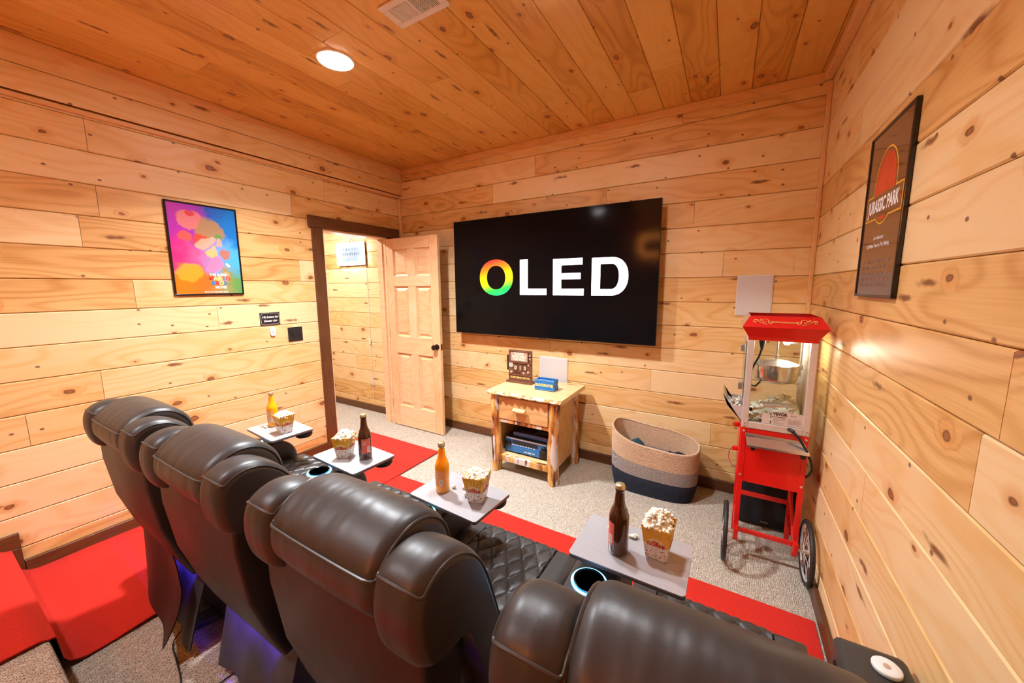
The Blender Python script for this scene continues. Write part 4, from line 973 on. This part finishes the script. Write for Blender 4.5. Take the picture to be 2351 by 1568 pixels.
    obj('led_light_blocker', G().box(-.25, .25, -2.4815, -2.478, .395, .434).box(-.25, .25, -2.500, -2.4815, .427, .434).box(-.25, -.195, -2.500, -2.4815, .395, .427).box(.195, .25, -2.500, -2.4815, .395, .427), 'black', t, off)  # unseen box added to stop the strip's light spilling upward, forward and sideways
    # swivel tray on the arm
    if tray:
        tx, ty, yaw, tw, td = tray; zt = .700
        g = G(); g.prism(rrect(tw, td, .013), zt-.004, zt, lambda a, c, h: (a, c, h))
        tr = obj('tray', g, 'brushed', t); tr.matrix_local = Matrix.Translation((tx-cx, ty-RY, 0)) @ Matrix.Rotation(yaw, 4, 'Z')
        g = G(); g.prism(rrect(tw, td, .013), zt-.013, zt-.004, lambda a, c, h: (a, c, h)); obj('edge_band', g, 'tray_edge', tr)
        obj('grip', G().lathe([(.002, zt-.050), (.040, zt-.048), (.046, zt-.040), (.046, zt-.020), (.040, zt-.013)], 28, (tw/2-.052, td/2-.035, 0)), 'black', tr, sm=True)
        px = cx-.338-tx
        obj('pivot_post', G().tube([(px+.02, .055, .595), (px+.02, .055, zt-.013)], .014, 16), 'black_gloss', tr, sm=True)
        obj('pivot_collar', G().lathe([(.026, .598), (.026, .612), (.020, .616), (.002, .616)], 24, (px+.02, .055, 0)), 'black_gloss', tr, sm=True)
    return t
recliner(1.13, 'charcoal leather recliner nearest the left wall, farthest of the row', tray=(.930, -1.922, -.075, .345, .232))
recliner(1.82, 'charcoal leather recliner second from the left wall', tray=(1.645, -1.935, -.06, .352, .236))
recliner(2.54, 'charcoal leather recliner third from the left wall, its headrest fully in view', green=True, tray=(2.338, -1.942, -.06, .352, .232))
recliner(3.27, 'charcoal leather recliner nearest the right wall, cut by the bottom edge', right_arm=True, tray=(3.031, -1.926, -.012, .345, .235))
# loose hanging flap at the back of the first recliner
rowsv = []
for j in range(13):
    k = j/12; r_ = []
    for i in range(13):
        s = i/12; zb = .11-.02*math.sin(s*3)+.0*s
        z = .46-(.46-zb)*k; r_.append((.862+.508*s, -2.545-.012*math.sin(s*7)-.012*k-.070*s*k*k-.022*s, z-.14*s*(1-k)*(s)))
    rowsv.append(r_)
g = G(); g.grid(rowsv); q = len(g.v); f0 = list(g.f); g.v += [(x, y+.004, z) for x, y, z in g.v]; g.f += [tuple(i+q for i in reversed(f)) for f in f0]
r1 = [o for o in bpy.data.objects if o.name == 'recliner'][0]
obj('hanging_flap', g, 'leather_smooth', r1, r1.location, True, fixn=False)
PX, PY = 3.650, -1.914
t = thing('white_puck', (PX, PY, .60), 'white round puck lying on the right-hand armrest', 'puck'); o = t.location
obj('disc', G().lathe([(.002, .6005), (.0275, .601), (.0288, .604), (.0288, .610), (.0265, .6125), (.008, .612), (.002, .612)], 40, (PX, PY, 0)), 'white_plastic', t, o, True)
obj('centre_mark', G().lathe([(.0075, .6122), (.0075, .6130), (.002, .6130)], 20, (PX, PY, 0)), 'copper_light', t, o)
t = thing('power_adapter', (1.22, -2.50, .03), 'black power adapter brick on the carpet under the first recliner', 'adapter'); o = t.location
bb = obj('brick', G().box(-.035, .035, -.075, .075, .013, .050, .006), 'black', t); bb.rotation_euler.z = -.35; bb.location = (.02, .02, -.029)
obj('cable', G().tube(catmull([(1.215, -2.545, .03), (1.225, -2.58, .012), (1.262, -2.600, .006), (1.33, -2.612, .006), (1.42, -2.628, .006), (1.52, -2.645, .006), (1.60, -2.60, .006), (1.615, -2.50, .006)], 6, False), .0026, 6), 'black', t, o, True)

# ================================================================== BOTTLES, CARTONS, POPCORN
ZT = .7002
def bottle(x, y, mat, lab, label, yaw, cap, neck=None, s=1.0, gold=True):
    t = thing('glass_bottle', (x, y, ZT), label, 'bottle', 'bottles on the trays')
    P = [(.002, 0), (.026, .0005), (.0295, .004), (.0305, .010), (.0305, .122), (.0295, .132), (.0255, .146), (.0185, .162), (.0155, .178), (.0135, .205), (.0130, .212), (.0145, .214), (.0145, .222), (.0130, .224), (.0125, .232), (.002, .232)]
    P = [(r*(s+.04), h*s) for r, h in P]
    if neck:
        obj('body', G().lathe([p for p in P if p[1] <= .2051*s]+[(.002, .2051*s)], 28), mat, t, sm=True)
        obj('neck', G().lathe([(.002, .2052*s)]+[p for p in P if p[1] > .2051*s], 20), neck, t, sm=True)
    else: obj('body', G().lathe(P, 28), mat, t, sm=True)
    if cap:
        g = G(); n = 42; vs = []
        for h, r in ((.2222, .0158), (.226, .0150), (.2335, .0142), (.2352, .0128)):
            for k in range(n): a = 2*PI*k/n; rr = r*(1+(.035*math.cos(21*a) if h < .23 else 0)); vs.append((rr*math.cos(a)*(s+.04), rr*math.sin(a)*(s+.04), h*s))
        fs = [(i*n+k, i*n+(k+1) % n, (i+1)*n+(k+1) % n, (i+1)*n+k) for i in range(3) for k in range(n)]+[tuple(range(3*n, 4*n))]
        obj('cap', g.add(vs, fs), 'cap_gold', t, sm=True)
    def wrap(nm, a0, a1, z0, z1, r, mt, par):
        g = G(); g.grid([[(r*math.cos(a0+(a1-a0)*k/14), r*math.sin(a0+(a1-a0)*k/14), z) for k in range(15)] for z in (z0, z1)])
        q = len(g.v); g.v += [(px*.99, py*.99, pz) for px, py, pz in g.v]; g.f += [tuple(i+q for i in reversed(f)) for f in g.f[:14]]
        return obj(nm, g, mt, par, None, True, fixn=False)
    lb = wrap('label', yaw-.75, yaw+.75, .036*s, .112*s, .0309*(s+.04), lab, t)
    wrap('label_panel', yaw+.1, yaw+.55, .042*s, .070*s, .0311*(s+.04), 'label_white', lb)
    for k in range(5): wrap('label_line', yaw+.16, yaw+.48, (.047+.0042*k)*s, (.049+.0042*k)*s, .0313*(s+.04), 'label_grey', lb)
    for k in range(4): wrap('label_line', yaw-.55, yaw-.05+.1*(k % 2), (.080+.006*k)*s, (.082+.006*k)*s, .0311*(s+.04), 'label_white', lb)
    return t
bottle(.852, -1.918, 'orange_soda', 'label_orange', 'orange soda bottle on the tray nearest the left wall', -1.1, True, 'clear_neck', .93)
bottle(1.722, -1.922, 'amber_glass', 'label_red', 'brown beer bottle on the second tray from the left wall', -.45, True, None, .975)
bottle(2.263, -1.962, 'orange_soda', 'label_orange', 'orange soda bottle on the third tray, beside loose popcorn', -1.35, True, 'clear_neck', .915)
bottle(2.995, -1.955, 'amber_glass', 'label_red', 'brown beer bottle on the nearest tray in front of the basket', 3.75, True, None, .985)

def corn_mesh(seed, rad=.0075, sub=1):
    q = random.Random(seed); bm = bmesh.new()
    for k in range(q.choice((4, 5, 6))):
        d = Vector((q.uniform(-1, 1), q.uniform(-1, 1), q.uniform(-.6, .8))); d.normalize()
        r = rad*q.uniform(.45, .75); vv = bmesh.ops.create_icosphere(bm, subdivisions=sub, radius=r)['verts']
        sq = Vector((q.uniform(.75, 1.2), q.uniform(.75, 1.2), q.uniform(.7, 1.1)))
        for v_ in vv: v_.co = Vector((v_.co.x*sq.x, v_.co.y*sq.y, v_.co.z*sq.z))*(1+q.uniform(-.12, .12))+d*rad*.62
    bm.verts.index_update(); vs = [v_.co.copy() for v_ in bm.verts]; fs = [tuple(v_.index for v_ in f.verts) for f in bm.faces]; bm.free()
    return vs, fs
CORN = [corn_mesh(100+k, .0085) for k in range(7)]
def heap(name, pts, label, seed, scale=1.0, loc=(0, 0, 0), fill=None):
    q = random.Random(seed); g = G()
    if fill: g.grid(fill)
    for p in pts:
        vs, fs = q.choice(CORN); R3 = Matrix.Rotation(q.uniform(0, 6.28), 3, 'Z') @ Matrix.Rotation(q.uniform(0, 6.28), 3, 'X'); s = scale*q.uniform(.8, 1.2)
        g.add([R3 @ v_*s+Vector(p) for v_ in vs], fs)
    o = obj(name, g, 'popcorn', None, None, True, fixn=False); o.location = loc
    return tag(o, label, 'popcorn', None, 'stuff')
def carton(x, y, yaw, label, plabel, seed, hb=.029, ht=.0455, h=.112, fill=.022):
    t = thing('popcorn_carton', (x, y, ZT), label, 'carton', 'popcorn cartons on the trays'); t.rotation_euler.z = yaw
    for k in range(4):
        R4 = Matrix.Rotation(k*PI/2, 4, 'Z'); n = 24; vs = []
        for i in range(n+1):
            s = -1+2*i/n; top = h-.0045*abs(math.sin(i*PI/4))-.004*(1-abs(s))*0
            vs += [(hb*s, -hb, .0005), ((hb+(ht-hb)*.5)*s, -(hb+(ht-hb)*.5), h*.5), (ht*s*top/h, -ht*top/h, top)]
        th = .0008; m_ = len(vs); vs += [(a*(1-th/abs(b_) if b_ else 1), b_+th, c) for a, b_, c in vs]
        fs = []
        for i in range(n):
            for r_ in (0, 1):
                a = i*3+r_; fs += [(a, a+3, a+4, a+1), (m_+a, m_+a+1, m_+a+4, m_+a+3)]
            a = i*3+2; fs.append((a, a+3, m_+a+3, m_+a))
        g = G().add([tuple(R4 @ Vector(v_)) for v_ in vs], fs); sd = obj('side', g, 'bucket', t, fixn=False)
        # printed badge on each side, tilted with the wall of the carton
        nrm = Vector((0, -h, -(ht-hb))).normalized(); upd = Vector((0, -(ht-hb), h)).normalized(); rgt_ = Vector((1, 0, 0))
        def P3(a, c, e): p = Vector((0, -hb, 0))+rgt_*a+upd*c+nrm*e; return tuple(R4 @ p)
        for nm, rx_, rz_, e, mt in (('badge', .0235, .0150, .0006, 'white_ink'), ('badge_field', .0205, .0125, .0010, 'yellow_ink')):
            g = G(); g.prism(arc(0, .060, rx_, rz_, 0, 2*PI, 24, 2.2)[:-1], e-.0004, e, P3); obj(nm, g, mt, sd)
        for s_, sz, mt, zz, bd in (('pop', .011, 'red_ink', .0665, .0003), ('CORN!', .0165, 'red_ink', .0555, .0008)):
            cu = text('badge_text', s_, sz, mt, (0, 0, 0), BACK, sd, bd)
            cu.matrix_local = R4.copy() @ frame(Vector((0, -hb, 0))+upd*zz+nrm*.0013, rgt_, upd, nrm)
    obj('bottom', G().box(-hb+.001, hb-.001, -hb+.001, hb-.001, .0006, .002), 'label_white', t)
    q = random.Random(seed); pts = []
    for k in range(110):
        a, b_ = q.uniform(-1, 1), q.uniform(-1, 1); rr = max(abs(a), abs(b_)); top = h-.006+fill*(1-rr**1.6)
        pts.append((a*(ht-.006), b_*(ht-.006), top-q.uniform(0, .010)))
    fl = [[(a*(ht-.008)/5, b_*(ht-.008)/5, h-.014+fill*(1-(max(abs(a), abs(b_))/5)**1.6)) for b_ in range(-5, 6)] for a in range(-5, 6)]
    hp = heap('popcorn', pts, plabel, seed, 1.0, (x, y, ZT), fl); hp.rotation_euler.z = yaw
    return t
carton(1.014, -1.938, -.12, 'yellow popcorn carton on the tray nearest the left wall', 'popcorn filling the carton nearest the left wall', 41)
carton(1.612, -1.958, .50, 'yellow popcorn carton left of the beer bottle on the second tray', 'popcorn filling the carton on the second tray', 42, fill=.030)
carton(2.428, -1.942, .26, 'yellow popcorn carton on the third tray, left of the nightstand leg', 'popcorn filling the carton on the third tray', 43)
carton(3.109, -1.906, -.06, 'yellow popcorn carton on the nearest tray, popcorn spilling over its rim', 'popcorn heaped over the nearest carton', 44, hb=.031, ht=.045, h=.114, fill=.048)
LOOSE = [(.848, -1.962, 'single popcorn piece beside the farthest carton'), (2.292, -1.925, 'loose popcorn piece beside the third tray bottle'), (2.333, -1.905, 'loose popcorn piece between bottle and carton on the third tray'), (2.378, -1.952, 'loose popcorn piece touching the third carton'),
         (3.018, -1.873, 'loose popcorn piece between bottle and carton on the nearest tray'), (3.030, -1.866, 'second popcorn piece of the small clump on the nearest tray'), (2.945, -1.858, 'loose popcorn piece half hidden behind the nearest beer bottle')]
for k, (x, y, lb) in enumerate(LOOSE):
    vs, fs = corn_mesh(200+k, .0095, 2); zmin = min(v_.z for v_ in vs); g = G().add([(v_.x, v_.y, v_.z-zmin) for v_ in vs], fs)
    o = obj('popcorn_piece', g, 'popcorn', None, None, True, fixn=False); o.location = (x, y, ZT); tag(o, lb, 'popcorn', 'loose popcorn on the trays')

# ================================================================== POPCORN CART AND MACHINE
CX0, CX1, CY0, CY1 = 3.360, 3.657, -.750, -.465
def cart():
    t = thing('popcorn_cart', (3.508, -.61, 0), 'red popcorn cart on two spoked wheels beside the right wall', 'cart'); o = t.location
    obj('cabinet', G().box(CX0+.004, CX1-.004, CY0+.003, CY1, .462, .774, .003), 'red_paint', t, o)
    for (x, y, z0) in ((CX0, CY0, .098), (CX1-.024, CY0, .098), (CX0, CY1-.022, .001), (CX1-.024, CY1-.022, .001)):
        obj('leg', G().box(x, x+.024, y, y+.022, z0, .775, .002), 'red_paint', t, o)
    obj('crossbar', G().box(CX0+.024, CX1-.024, CY0+.002, CY0+.016, .154, .178, .002), 'red_paint', t, o)
    obj('crossbar', G().box(CX0+.024, CX1-.024, CY1-.020, CY1-.006, .250, .276, .002), 'red_paint', t, o)
    for x in (CX0+.003, CX1-.020): obj('crossbar', G().box(x, x+.016, CY0+.022, CY1-.022, .154, .178, .002), 'red_paint', t, o)
    obj('brace', G().tube([(CX1-.014, CY0+.03, .172), (CX1-.018, CY1-.03, .36)], .009, 6), 'red_paint', t, o)
    obj('side_door', G().box(CX0-.004, CX0+.003, CY0+.03, CY1-.02, .49, .765, .002), 'red_paint', t, o)
    for z in (.735, .585):
        obj('handle_bracket', G().box(CX0-.030, CX0-.004, CY0+.15, CY0+.175, z-.012, z+.012, .003), 'red_paint', t, o)
    obj('handle', G().tube([(CX0-.025, CY0+.16, .60), (CX0-.045, CY0+.16, .57), (CX0-.048, CY0+.16, .52), (CX0-.030, CY0+.16, .48), (CX0-.006, CY0+.16, .47)], .004, 8), 'bolt', t, o, True)
    sh = G(); sh.add([(CX0+.024, CY0-.001, .728), (CX1-.016, CY0-.001, .738), (CX1+.002, CY0-.045, .700), (CX0+.030, CY0-.045, .694), (CX0+.024, CY0-.001, .722), (CX1-.016, CY0-.001, .732), (CX1+.002, CY0-.045, .691), (CX0+.030, CY0-.045, .685)],
                     [(0, 1, 2, 3), (7, 6, 5, 4), (0, 4, 5, 1), (1, 5, 6, 2), (2, 6, 7, 3), (3, 7, 4, 0)]); obj('fold_shelf', sh, 'chrome', t, o)
    obj('shelf_hinge', G().box(CX0+.02, CX1-.02, CY0-.004, CY0, .732, .748, .001), 'steel', t, o)
    for x in (CX0+.05, CX1-.03): obj('shelf_bracket', G().box(x, x+.018, CY0-.035, CY0-.001, .664, .688, .003), 'black', t, o)
    for x, z in ((CX0+.012, .757), (CX0+.012, .50), (CX1-.012, .50), (CX1-.012, .757), (CX0+.012, .165), (CX1-.012, .165)):
        obj('bolt', G().lathe([(.0065, 0), (.0065, .003), (.003, .005)], 10, (x, CY0, z), 'y'), 'bolt', t, o)
    R = .163
    for x, s in ((3.318, -1), (3.690, 1)):
        yc = -.780
        obj('axle', G().tube([(x-.02, yc, R), (CX0+.012 if s < 0 else CX1-.012, yc, R)] if s < 0 else [(CX1-.012, yc, R), (x+.012, yc, R)], .007, 10), 'bolt', t, o)
        obj('axle_bracket', G().box((CX0+.002 if s < 0 else CX1-.022), (CX0+.022 if s < 0 else CX1-.002), yc-.012, CY0+.012, R-.03, R+.03, .002), 'red_paint', t, o)
        w = obj('tyre', G().tube([(x, yc+(R-.0115)*math.cos(k*PI/32), R+.001+(R-.0115)*math.sin(k*PI/32)) for k in range(64)], .0115, 12, closed=True), 'rubber', t, o, True)
        obj('rim', G().tube([(x, yc+(R-.026)*math.cos(k*PI/32), R+.001+(R-.026)*math.sin(k*PI/32)) for k in range(64)], .0065, 8, closed=True), 'rim', w, o, True)
        obj('hub', G().lathe([(.016, -.016), (.016, .016), (.004, .02)], 16, (x, yc, R), 'x'), 'chrome', w, o, True)
        for k in range(16): a = k*PI/8; obj('spoke', G().tube([(x+(.012 if k % 2 else -.012), yc+.014*math.cos(a), R+.014*math.sin(a)), (x, yc+(R-.028)*math.cos(a+.15), R+(R-.028)*math.sin(a+.15))], .0016, 5), 'rim', w, o)
cart()
def machine():
    t = thing('popcorn_machine', (3.508, -.61, .775), 'glass-sided red-topped popcorn machine standing on the red cart', 'popcorn machine'); o = t.location
    zb, zt = .776, 1.262
    obj('floor_pan', G().box(CX0+.002, CX1-.002, CY0+.002, CY1-.002, zb, zb+.010), 'steel', t, o)
    for a in ((CX0+.03, CX1-.03, CY0, CY0+.02), (CX0+.03, CX1-.03, CY1-.02, CY1), (CX1-.02, CX1, CY0+.03, CY1-.03)):
        obj('bottom_rail', G().box(a[0], a[1], a[2], a[3], zb, zb+.036, .002), 'alu', t, o)
    obj('bottom_rail', G().box(CX0, CX0+.02, CY0+.03, CY1-.03, zb, zb+.024, .002), 'alu', t, o)
    for x, y in ((CX0, CY0), (CX1-.030, CY0), (CX0, CY1-.030), (CX1-.030, CY1-.030)):
        obj('post', G().box(x, x+.030, y, y+.030, zb, zt, .003), 'alu', t, o)
    for x in (CX0+.012, CX1-.012):
        for z in (zb+.012, zb+.028): obj('bolt', G().lathe([(.0045, 0), (.0045, .002), (.002, .0035)], 10, (x, CY0, z), 'y'), 'bolt', t, o)
    obj('front_pane', G().box(CX0+.028, CX1-.028, CY0+.008, CY0+.011, zb+.03, zt), 'glass', t, o)
    obj('rear_pane', G().box(CX0+.028, CX1-.028, CY1-.012, CY1-.009, zb+.03, zt), 'glass', t, o)
    obj('side_pane', G().box(CX1-.012, CX1-.009, CY0+.03, CY1-.03, zb+.03, zt), 'glass', t, o)
    dp = obj('door_pane', G().box(CX0-.006, CX0-.003, CY0+.012, CY1-.012, zb+.16, zt-.01), 'glass', t, o)
    obj('pane_edge', G().box(CX0-.0065, CX0-.0025, CY0+.010, CY0+.0125, zb+.16, zt-.01), 'glass_edge', dp, o)
    for z in (1.20, .98): obj('door_clip', G().box(CX0-.028, CX0-.006, CY0+.11, CY0+.135, z-.02, z+.02, .003), 'steel', dp, o)
    obj('door_tag', G().box(CX0-.0075, CX0-.006, CY0+.02, CY0+.035, 1.09, 1.115), 'red_paint', dp, o)
    # canopy
    lev = [(zt, 0.0), (zt+.018, 0.0), (zt+.020, .002), (1.334, .032), (1.391, .000)]
    def ringp(z, e): return [(CX0-e, CY0-e, z), (CX1+e, CY0-e, z), (CX1+e, CY1+e, z), (CX0-e, CY1+e, z)]
    nm = ('front', 'right', 'rear', 'left')
    for k in range(4):
        g = G(); vs = []
        for z, e in lev: r_ = ringp(z, e); vs += [r_[k], r_[(k+1) % 4]]
        for z, e in lev:
            r_ = ringp(z, e-.0035); vs += [r_[k], r_[(k+1) % 4]]
        n = len(lev); fs = []
        for i in range(n-1): fs += [(2*i, 2*i+1, 2*i+3, 2*i+2), (2*n+2*i, 2*n+2*i+2, 2*n+2*i+3, 2*n+2*i+1)]
        for i in (0, n-1): fs.append((2*i, 2*i+1, 2*n+2*i+1, 2*n+2*i))
        g.add(vs, fs); pn = obj('canopy_panel', g, 'chrome' if k == 3 else 'red_paint', t, o)
        if k == 0: front = pn
    obj('canopy_deck', G().box(CX0+.003, CX1-.003, CY0+.003, CY1-.003, zt+.001, zt+.006), 'steel', t, o)
    # gold scrolls on the sloping front
    p0 = Vector((0, CY0-.032, 1.334)); p1 = Vector((0, CY0, 1.391)); sl = (p1-p0); nrm = Vector((0, -sl.z, sl.y)).normalized(); ln = sl.length; su = sl/ln
    def S(a, c): p = p0+su*c+nrm*.0012; return (a, p.y, p.z)
    xm = (CX0+CX1)/2; w = .0016
    def line(pts): obj('scroll', G().tube([S(a, c) for a, c in pts], w, 6), 'gold', front, o, True)
    c0 = ln*.48
    line([(xm-.045, c0-.003), (xm+.045, c0-.003)]); line([(xm-.045, c0+.002), (xm+.045, c0+.002)])
    for s in (-1, 1):
        def spiral(ax_, cz, r0, r1, a0, a1, n=22): return [(xm+s*(ax_+(r0+(r1-r0)*k/n)*math.cos(a0+(a1-a0)*k/n)), cz+(r0+(r1-r0)*k/n)*math.sin(a0+(a1-a0)*k/n)) for k in range(n+1)]
        line(spiral(.058, c0-.004, .010, .002, PI*.5, -PI*1.6)); line(spiral(.082, c0+.004, .0165, .003, PI*1.2, -PI*1.0)); line(spiral(.102, c0+.010, .007, .001, PI*1.3, -PI*.8))
        line(spiral(.124, c0+.002, .013, .002, PI*1.0, -PI*1.2))
        line([(xm+s*.072, c0-.013), (xm+s*.088, c0-.011), (xm+s*.104, c0-.001), (xm+s*.118, c0+.010), (xm+s*.130, c0+.008)])
        obj('scroll', G().lathe([(.005, 0), (.005, .0015), (.001, .002)], 12, S(xm+s*.050, c0), 'y'), 'gold', front, o)
    # kettle
    kx, ky = 3.505, -.60
    obj('kettle', G().lathe([(.002, 1.020), (.080, 1.021), (.096, 1.030), (.103, 1.046), (.104, 1.112), (.108, 1.115), (.108, 1.121), (.100, 1.123)], 40, (kx, ky, 0)), 'chrome', t, o, True)
    kt = [c for c in t.children if c.name.startswith('kettle')][0]
    obj('kettle_lid', G().lathe([(.100, 1.123), (.060, 1.136), (.014, 1.140), (.002, 1.140)], 40, (kx, ky, 0)), 'steel', kt, o, True)
    obj('stirrer_rod', G().tube([(kx, ky, 1.14), (kx, ky, zt)], .0055, 10), 'chrome', kt, o, True); obj('rod_collar', G().lathe([(.011, 1.150), (.011, 1.168), (.006, 1.170)], 14, (kx, ky, 0)), 'steel', kt, o)
    obj('hanger_bar', G().box(kx+.105, kx+.113, ky-.008, ky+.008, 1.06, zt), 'steel', kt, o); obj('hanger_latch', G().box(kx+.098, kx+.118, ky-.012, ky+.012, 1.095, 1.122, .002), 'steel', kt, o)
    obj('kettle_cord', G().tube([(kx-.075, ky-.06, zt), (kx-.076, ky-.06, 1.20), (kx-.085, ky-.06, 1.16), (kx-.105, ky-.055, 1.11), (kx-.125, ky-.05, 1.05), (kx-.118, ky-.05, .995), (kx-.09, ky-.05, .990), (kx-.068, ky-.045, 1.02)], .0052, 8), 'black', t, o, True)
    obj('cord_plug', G().lathe([(.016, zt-.001), (.015, zt-.02), (.008, zt-.05), (.006, zt-.06)], 12, (kx-.075, ky-.06, 0)), 'black', t, o, True)
    obj('lamp_housing', G().lathe([(.034, zt), (.034, zt-.014), (.026, zt-.026), (.002, zt-.030)], 20, (3.57, -.56, 0)), 'steel', t, o, True)
    ld = bpy.data.lights.new('lamp_glow', 'POINT'); ld.energy = 1.7; ld.color = (1, .9, .76); ld.shadow_soft_size = .02
    lo = bpy.data.objects.new('lamp_glow', ld); lo.location = (3.57-o[0], -.56-o[1], zt-.045-o[2]); link(lo, t)
    # chute on the left
    g = G(); a = [(CX0-.001, CY0+.02, .905), (CX0-.001, CY1-.02, .905), (CX0-.098, CY1-.02, .945), (CX0-.098, CY0+.02, .945), (CX0-.001, CY0+.02, .800), (CX0-.001, CY1-.02, .800), (CX0-.075, CY1-.02, .885), (CX0-.075, CY0+.02, .885)]
    obj('chute_floor', G().add([a[4], a[5], a[6], a[7], (a[4][0], a[4][1], a[4][2]+.004), (a[5][0], a[5][1], a[5][2]+.004), (a[6][0]+.003, a[6][1], a[6][2]+.003), (a[7][0]+.003, a[7][1], a[7][2]+.003)], [(0, 1, 2, 3), (7, 6, 5, 4), (0, 4, 5, 1), (1, 5, 6, 2), (2, 6, 7, 3), (3, 7, 4, 0)]), 'steel', t, o)
    obj('chute_lip', G().add([a[7], a[6], a[2], a[3], (a[7][0]+.003, a[7][1], a[7][2]+.001), (a[6][0]+.003, a[6][1], a[6][2]+.001), (a[2][0]+.003, a[2][1], a[2][2]), (a[3][0]+.003, a[3][1], a[3][2])], [(0, 1, 2, 3), (7, 6, 5, 4), (0, 4, 5, 1), (1, 5, 6, 2), (2, 6, 7, 3), (3, 7, 4, 0)]), 'steel', t, o)
    for ya in (CY0+.02, CY1-.023): 
        g = G(); g.prism([(CX0-.001, .800), (CX0-.075, .885), (CX0-.098, .945), (CX0-.078, .888), (CX0-.001, .888)], ya, ya+.003, fy); obj('chute_side', g, 'alu', t, o)
    # data plate on the front pane
    px0, px1 = 3.450, 3.630; py = CY0+.0072
    for xa, xb, zb_ in ((px0, 3.487, .868), (3.492, px1, .885)): obj('data_plate', G().box(xa, xb, py-.0004, py+.0004, .814, zb_), 'label_pale', t, o)
    text('brand_lettering', 'VEVOR', .0225, 'ink', (3.528, py-.0006, .873), BACK, t, .0010, sx=.86)
    text('plate_text', 'POPCORN MACHINE', .0062, 'ink', (3.523, py-.0006, .857), BACK, t, .0001)
    r = random.Random(2)
    for k in range(6): obj('plate_line', G().box(3.500, 3.500+r.uniform(.025, .052), py-.0008, py-.0004, .848-.0055*k, .8497-.0055*k), 'label_grey', t, o)
    for k in range(7): obj('plate_line', G().box(3.562, 3.562+r.uniform(.045, .062), py-.0008, py-.0004, .852-.0045*k, .8532-.0045*k), 'label_grey', t, o)
    for xx in (3.578, 3.592): obj('plate_mark', G().lathe([(.0045, 0), (.0045, .0005), (.002, .0006)], 14, (xx, py-.0004, .872), 'y'), 'label_grey', t, o)
machine()
t = thing('black_cable', (3.63, CY0-.03, .53), 'thick black cable hanging from the popcorn machine down the cart side', 'cable')
obj('wire', G().tube([(3.578, CY0-.004, .801), (3.585, CY0-.022, .800), (3.612, CY0-.028, .770), (3.645, CY0-.032, .715), (3.668, CY0-.03, .660), (3.676, CY0-.028, .615), (3.668, CY0-.01, .575), (3.664, CY0+.06, .53)], .0062, 8), 'black', t, t.location, True)
obj('strain_relief', G().tube([(3.570, CY0-.001, .801), (3.578, CY0-.012, .802), (3.588, CY0-.022, .798)], .0095, 10), 'black', t, t.location, True)
q = random.Random(77); pts = []
for k in range(520):
    x, y = q.uniform(CX0+.035, CX1-.035), q.uniform(CY0+.022, CY1-.03); h = .035+.115*math.exp(-((x-3.56)**2/.012+(y+.56)**2/.010))+.03*math.exp(-((x-3.42)**2/.006+(y+.60)**2/.02))
    pts.append((x, y, .790+h*q.uniform(.55, 1.0) if k % 3 else .790+h*q.uniform(.05, 1)))
hf = lambda x, y: .035+.115*math.exp(-((x-3.56)**2/.012+(y+.56)**2/.010))+.03*math.exp(-((x-3.42)**2/.006+(y+.60)**2/.02))
fl = [[(CX0+.032+(CX1-CX0-.064)*i/16, CY0+.020+(CY1-CY0-.05)*j/16, .788+.90*hf(CX0+.032+(CX1-CX0-.064)*i/16, CY0+.020+(CY1-CY0-.05)*j/16)) for j in range(17)] for i in range(17)]
heap('popcorn', pts, 'popcorn piled behind the glass of the popcorn machine', 77, .78, (0, 0, 0), fl)
pts = [(CX0-.012-q.uniform(0, .055), q.uniform(CY0+.04, CY1-.04), .872+q.uniform(0, .018)) for k in range(45)]
heap('popcorn', pts, 'popcorn lying in the metal chute left of the machine', 78, .85)
t = thing('popcorn_scoop', (3.50, -.69, .89), 'metal popcorn scoop with black handle end inside the machine', 'scoop'); o = t.location
g = G(); g.grid([[(3.455+.11*i/10, -.700+.024*math.cos(PI*k/8), .893+.016*i/10+.022*math.sin(PI*k/8)*(1-.5*i/10)+.004) for k in range(9)] for i in range(11)]); qn = len(g.v); g.v += [(a, b_, c-.0015) for a, b_, c in g.v]; g.f += [tuple(i+qn for i in reversed(f)) for f in list(g.f)]
obj('bowl', g, 'steel', t, o, True, fixn=False)
obj('handle', G().tube([(3.402, -.712, .872), (3.43, -.710, .880), (3.46, -.706, .896)], .008, 10), 'chrome', t, o, True); obj('handle_end', G().tube([(3.392, -.713, .869), (3.405, -.712, .873)], .011, 12), 'black', t, o, True)
t = thing('subwoofer', (3.545, -.21, 0), 'black subwoofer box on the floor behind the popcorn cart', 'speaker'); o = t.location
obj('cabinet', G().box(3.395, 3.695, -.372, -.045, .014, .345, .006), 'black', t, o); obj('grille', G().box(3.402, 3.688, -.380, -.372, .022, .338, .003), plain('black grille cloth', (.008, .008, .012), .8, ns=.3, nscale=400), t, o)
obj('badge', G().box(3.52, 3.56, -.3815, -.380, .040, .046), 'label_grey', t, o)
for x in (3.42, 3.67):
    for y in (-.34, -.08): obj('foot', G().lathe([(.015, 0.0005), (.015, .014), (.002, .014)], 12, (x, y, 0)), 'rubber', t, o)
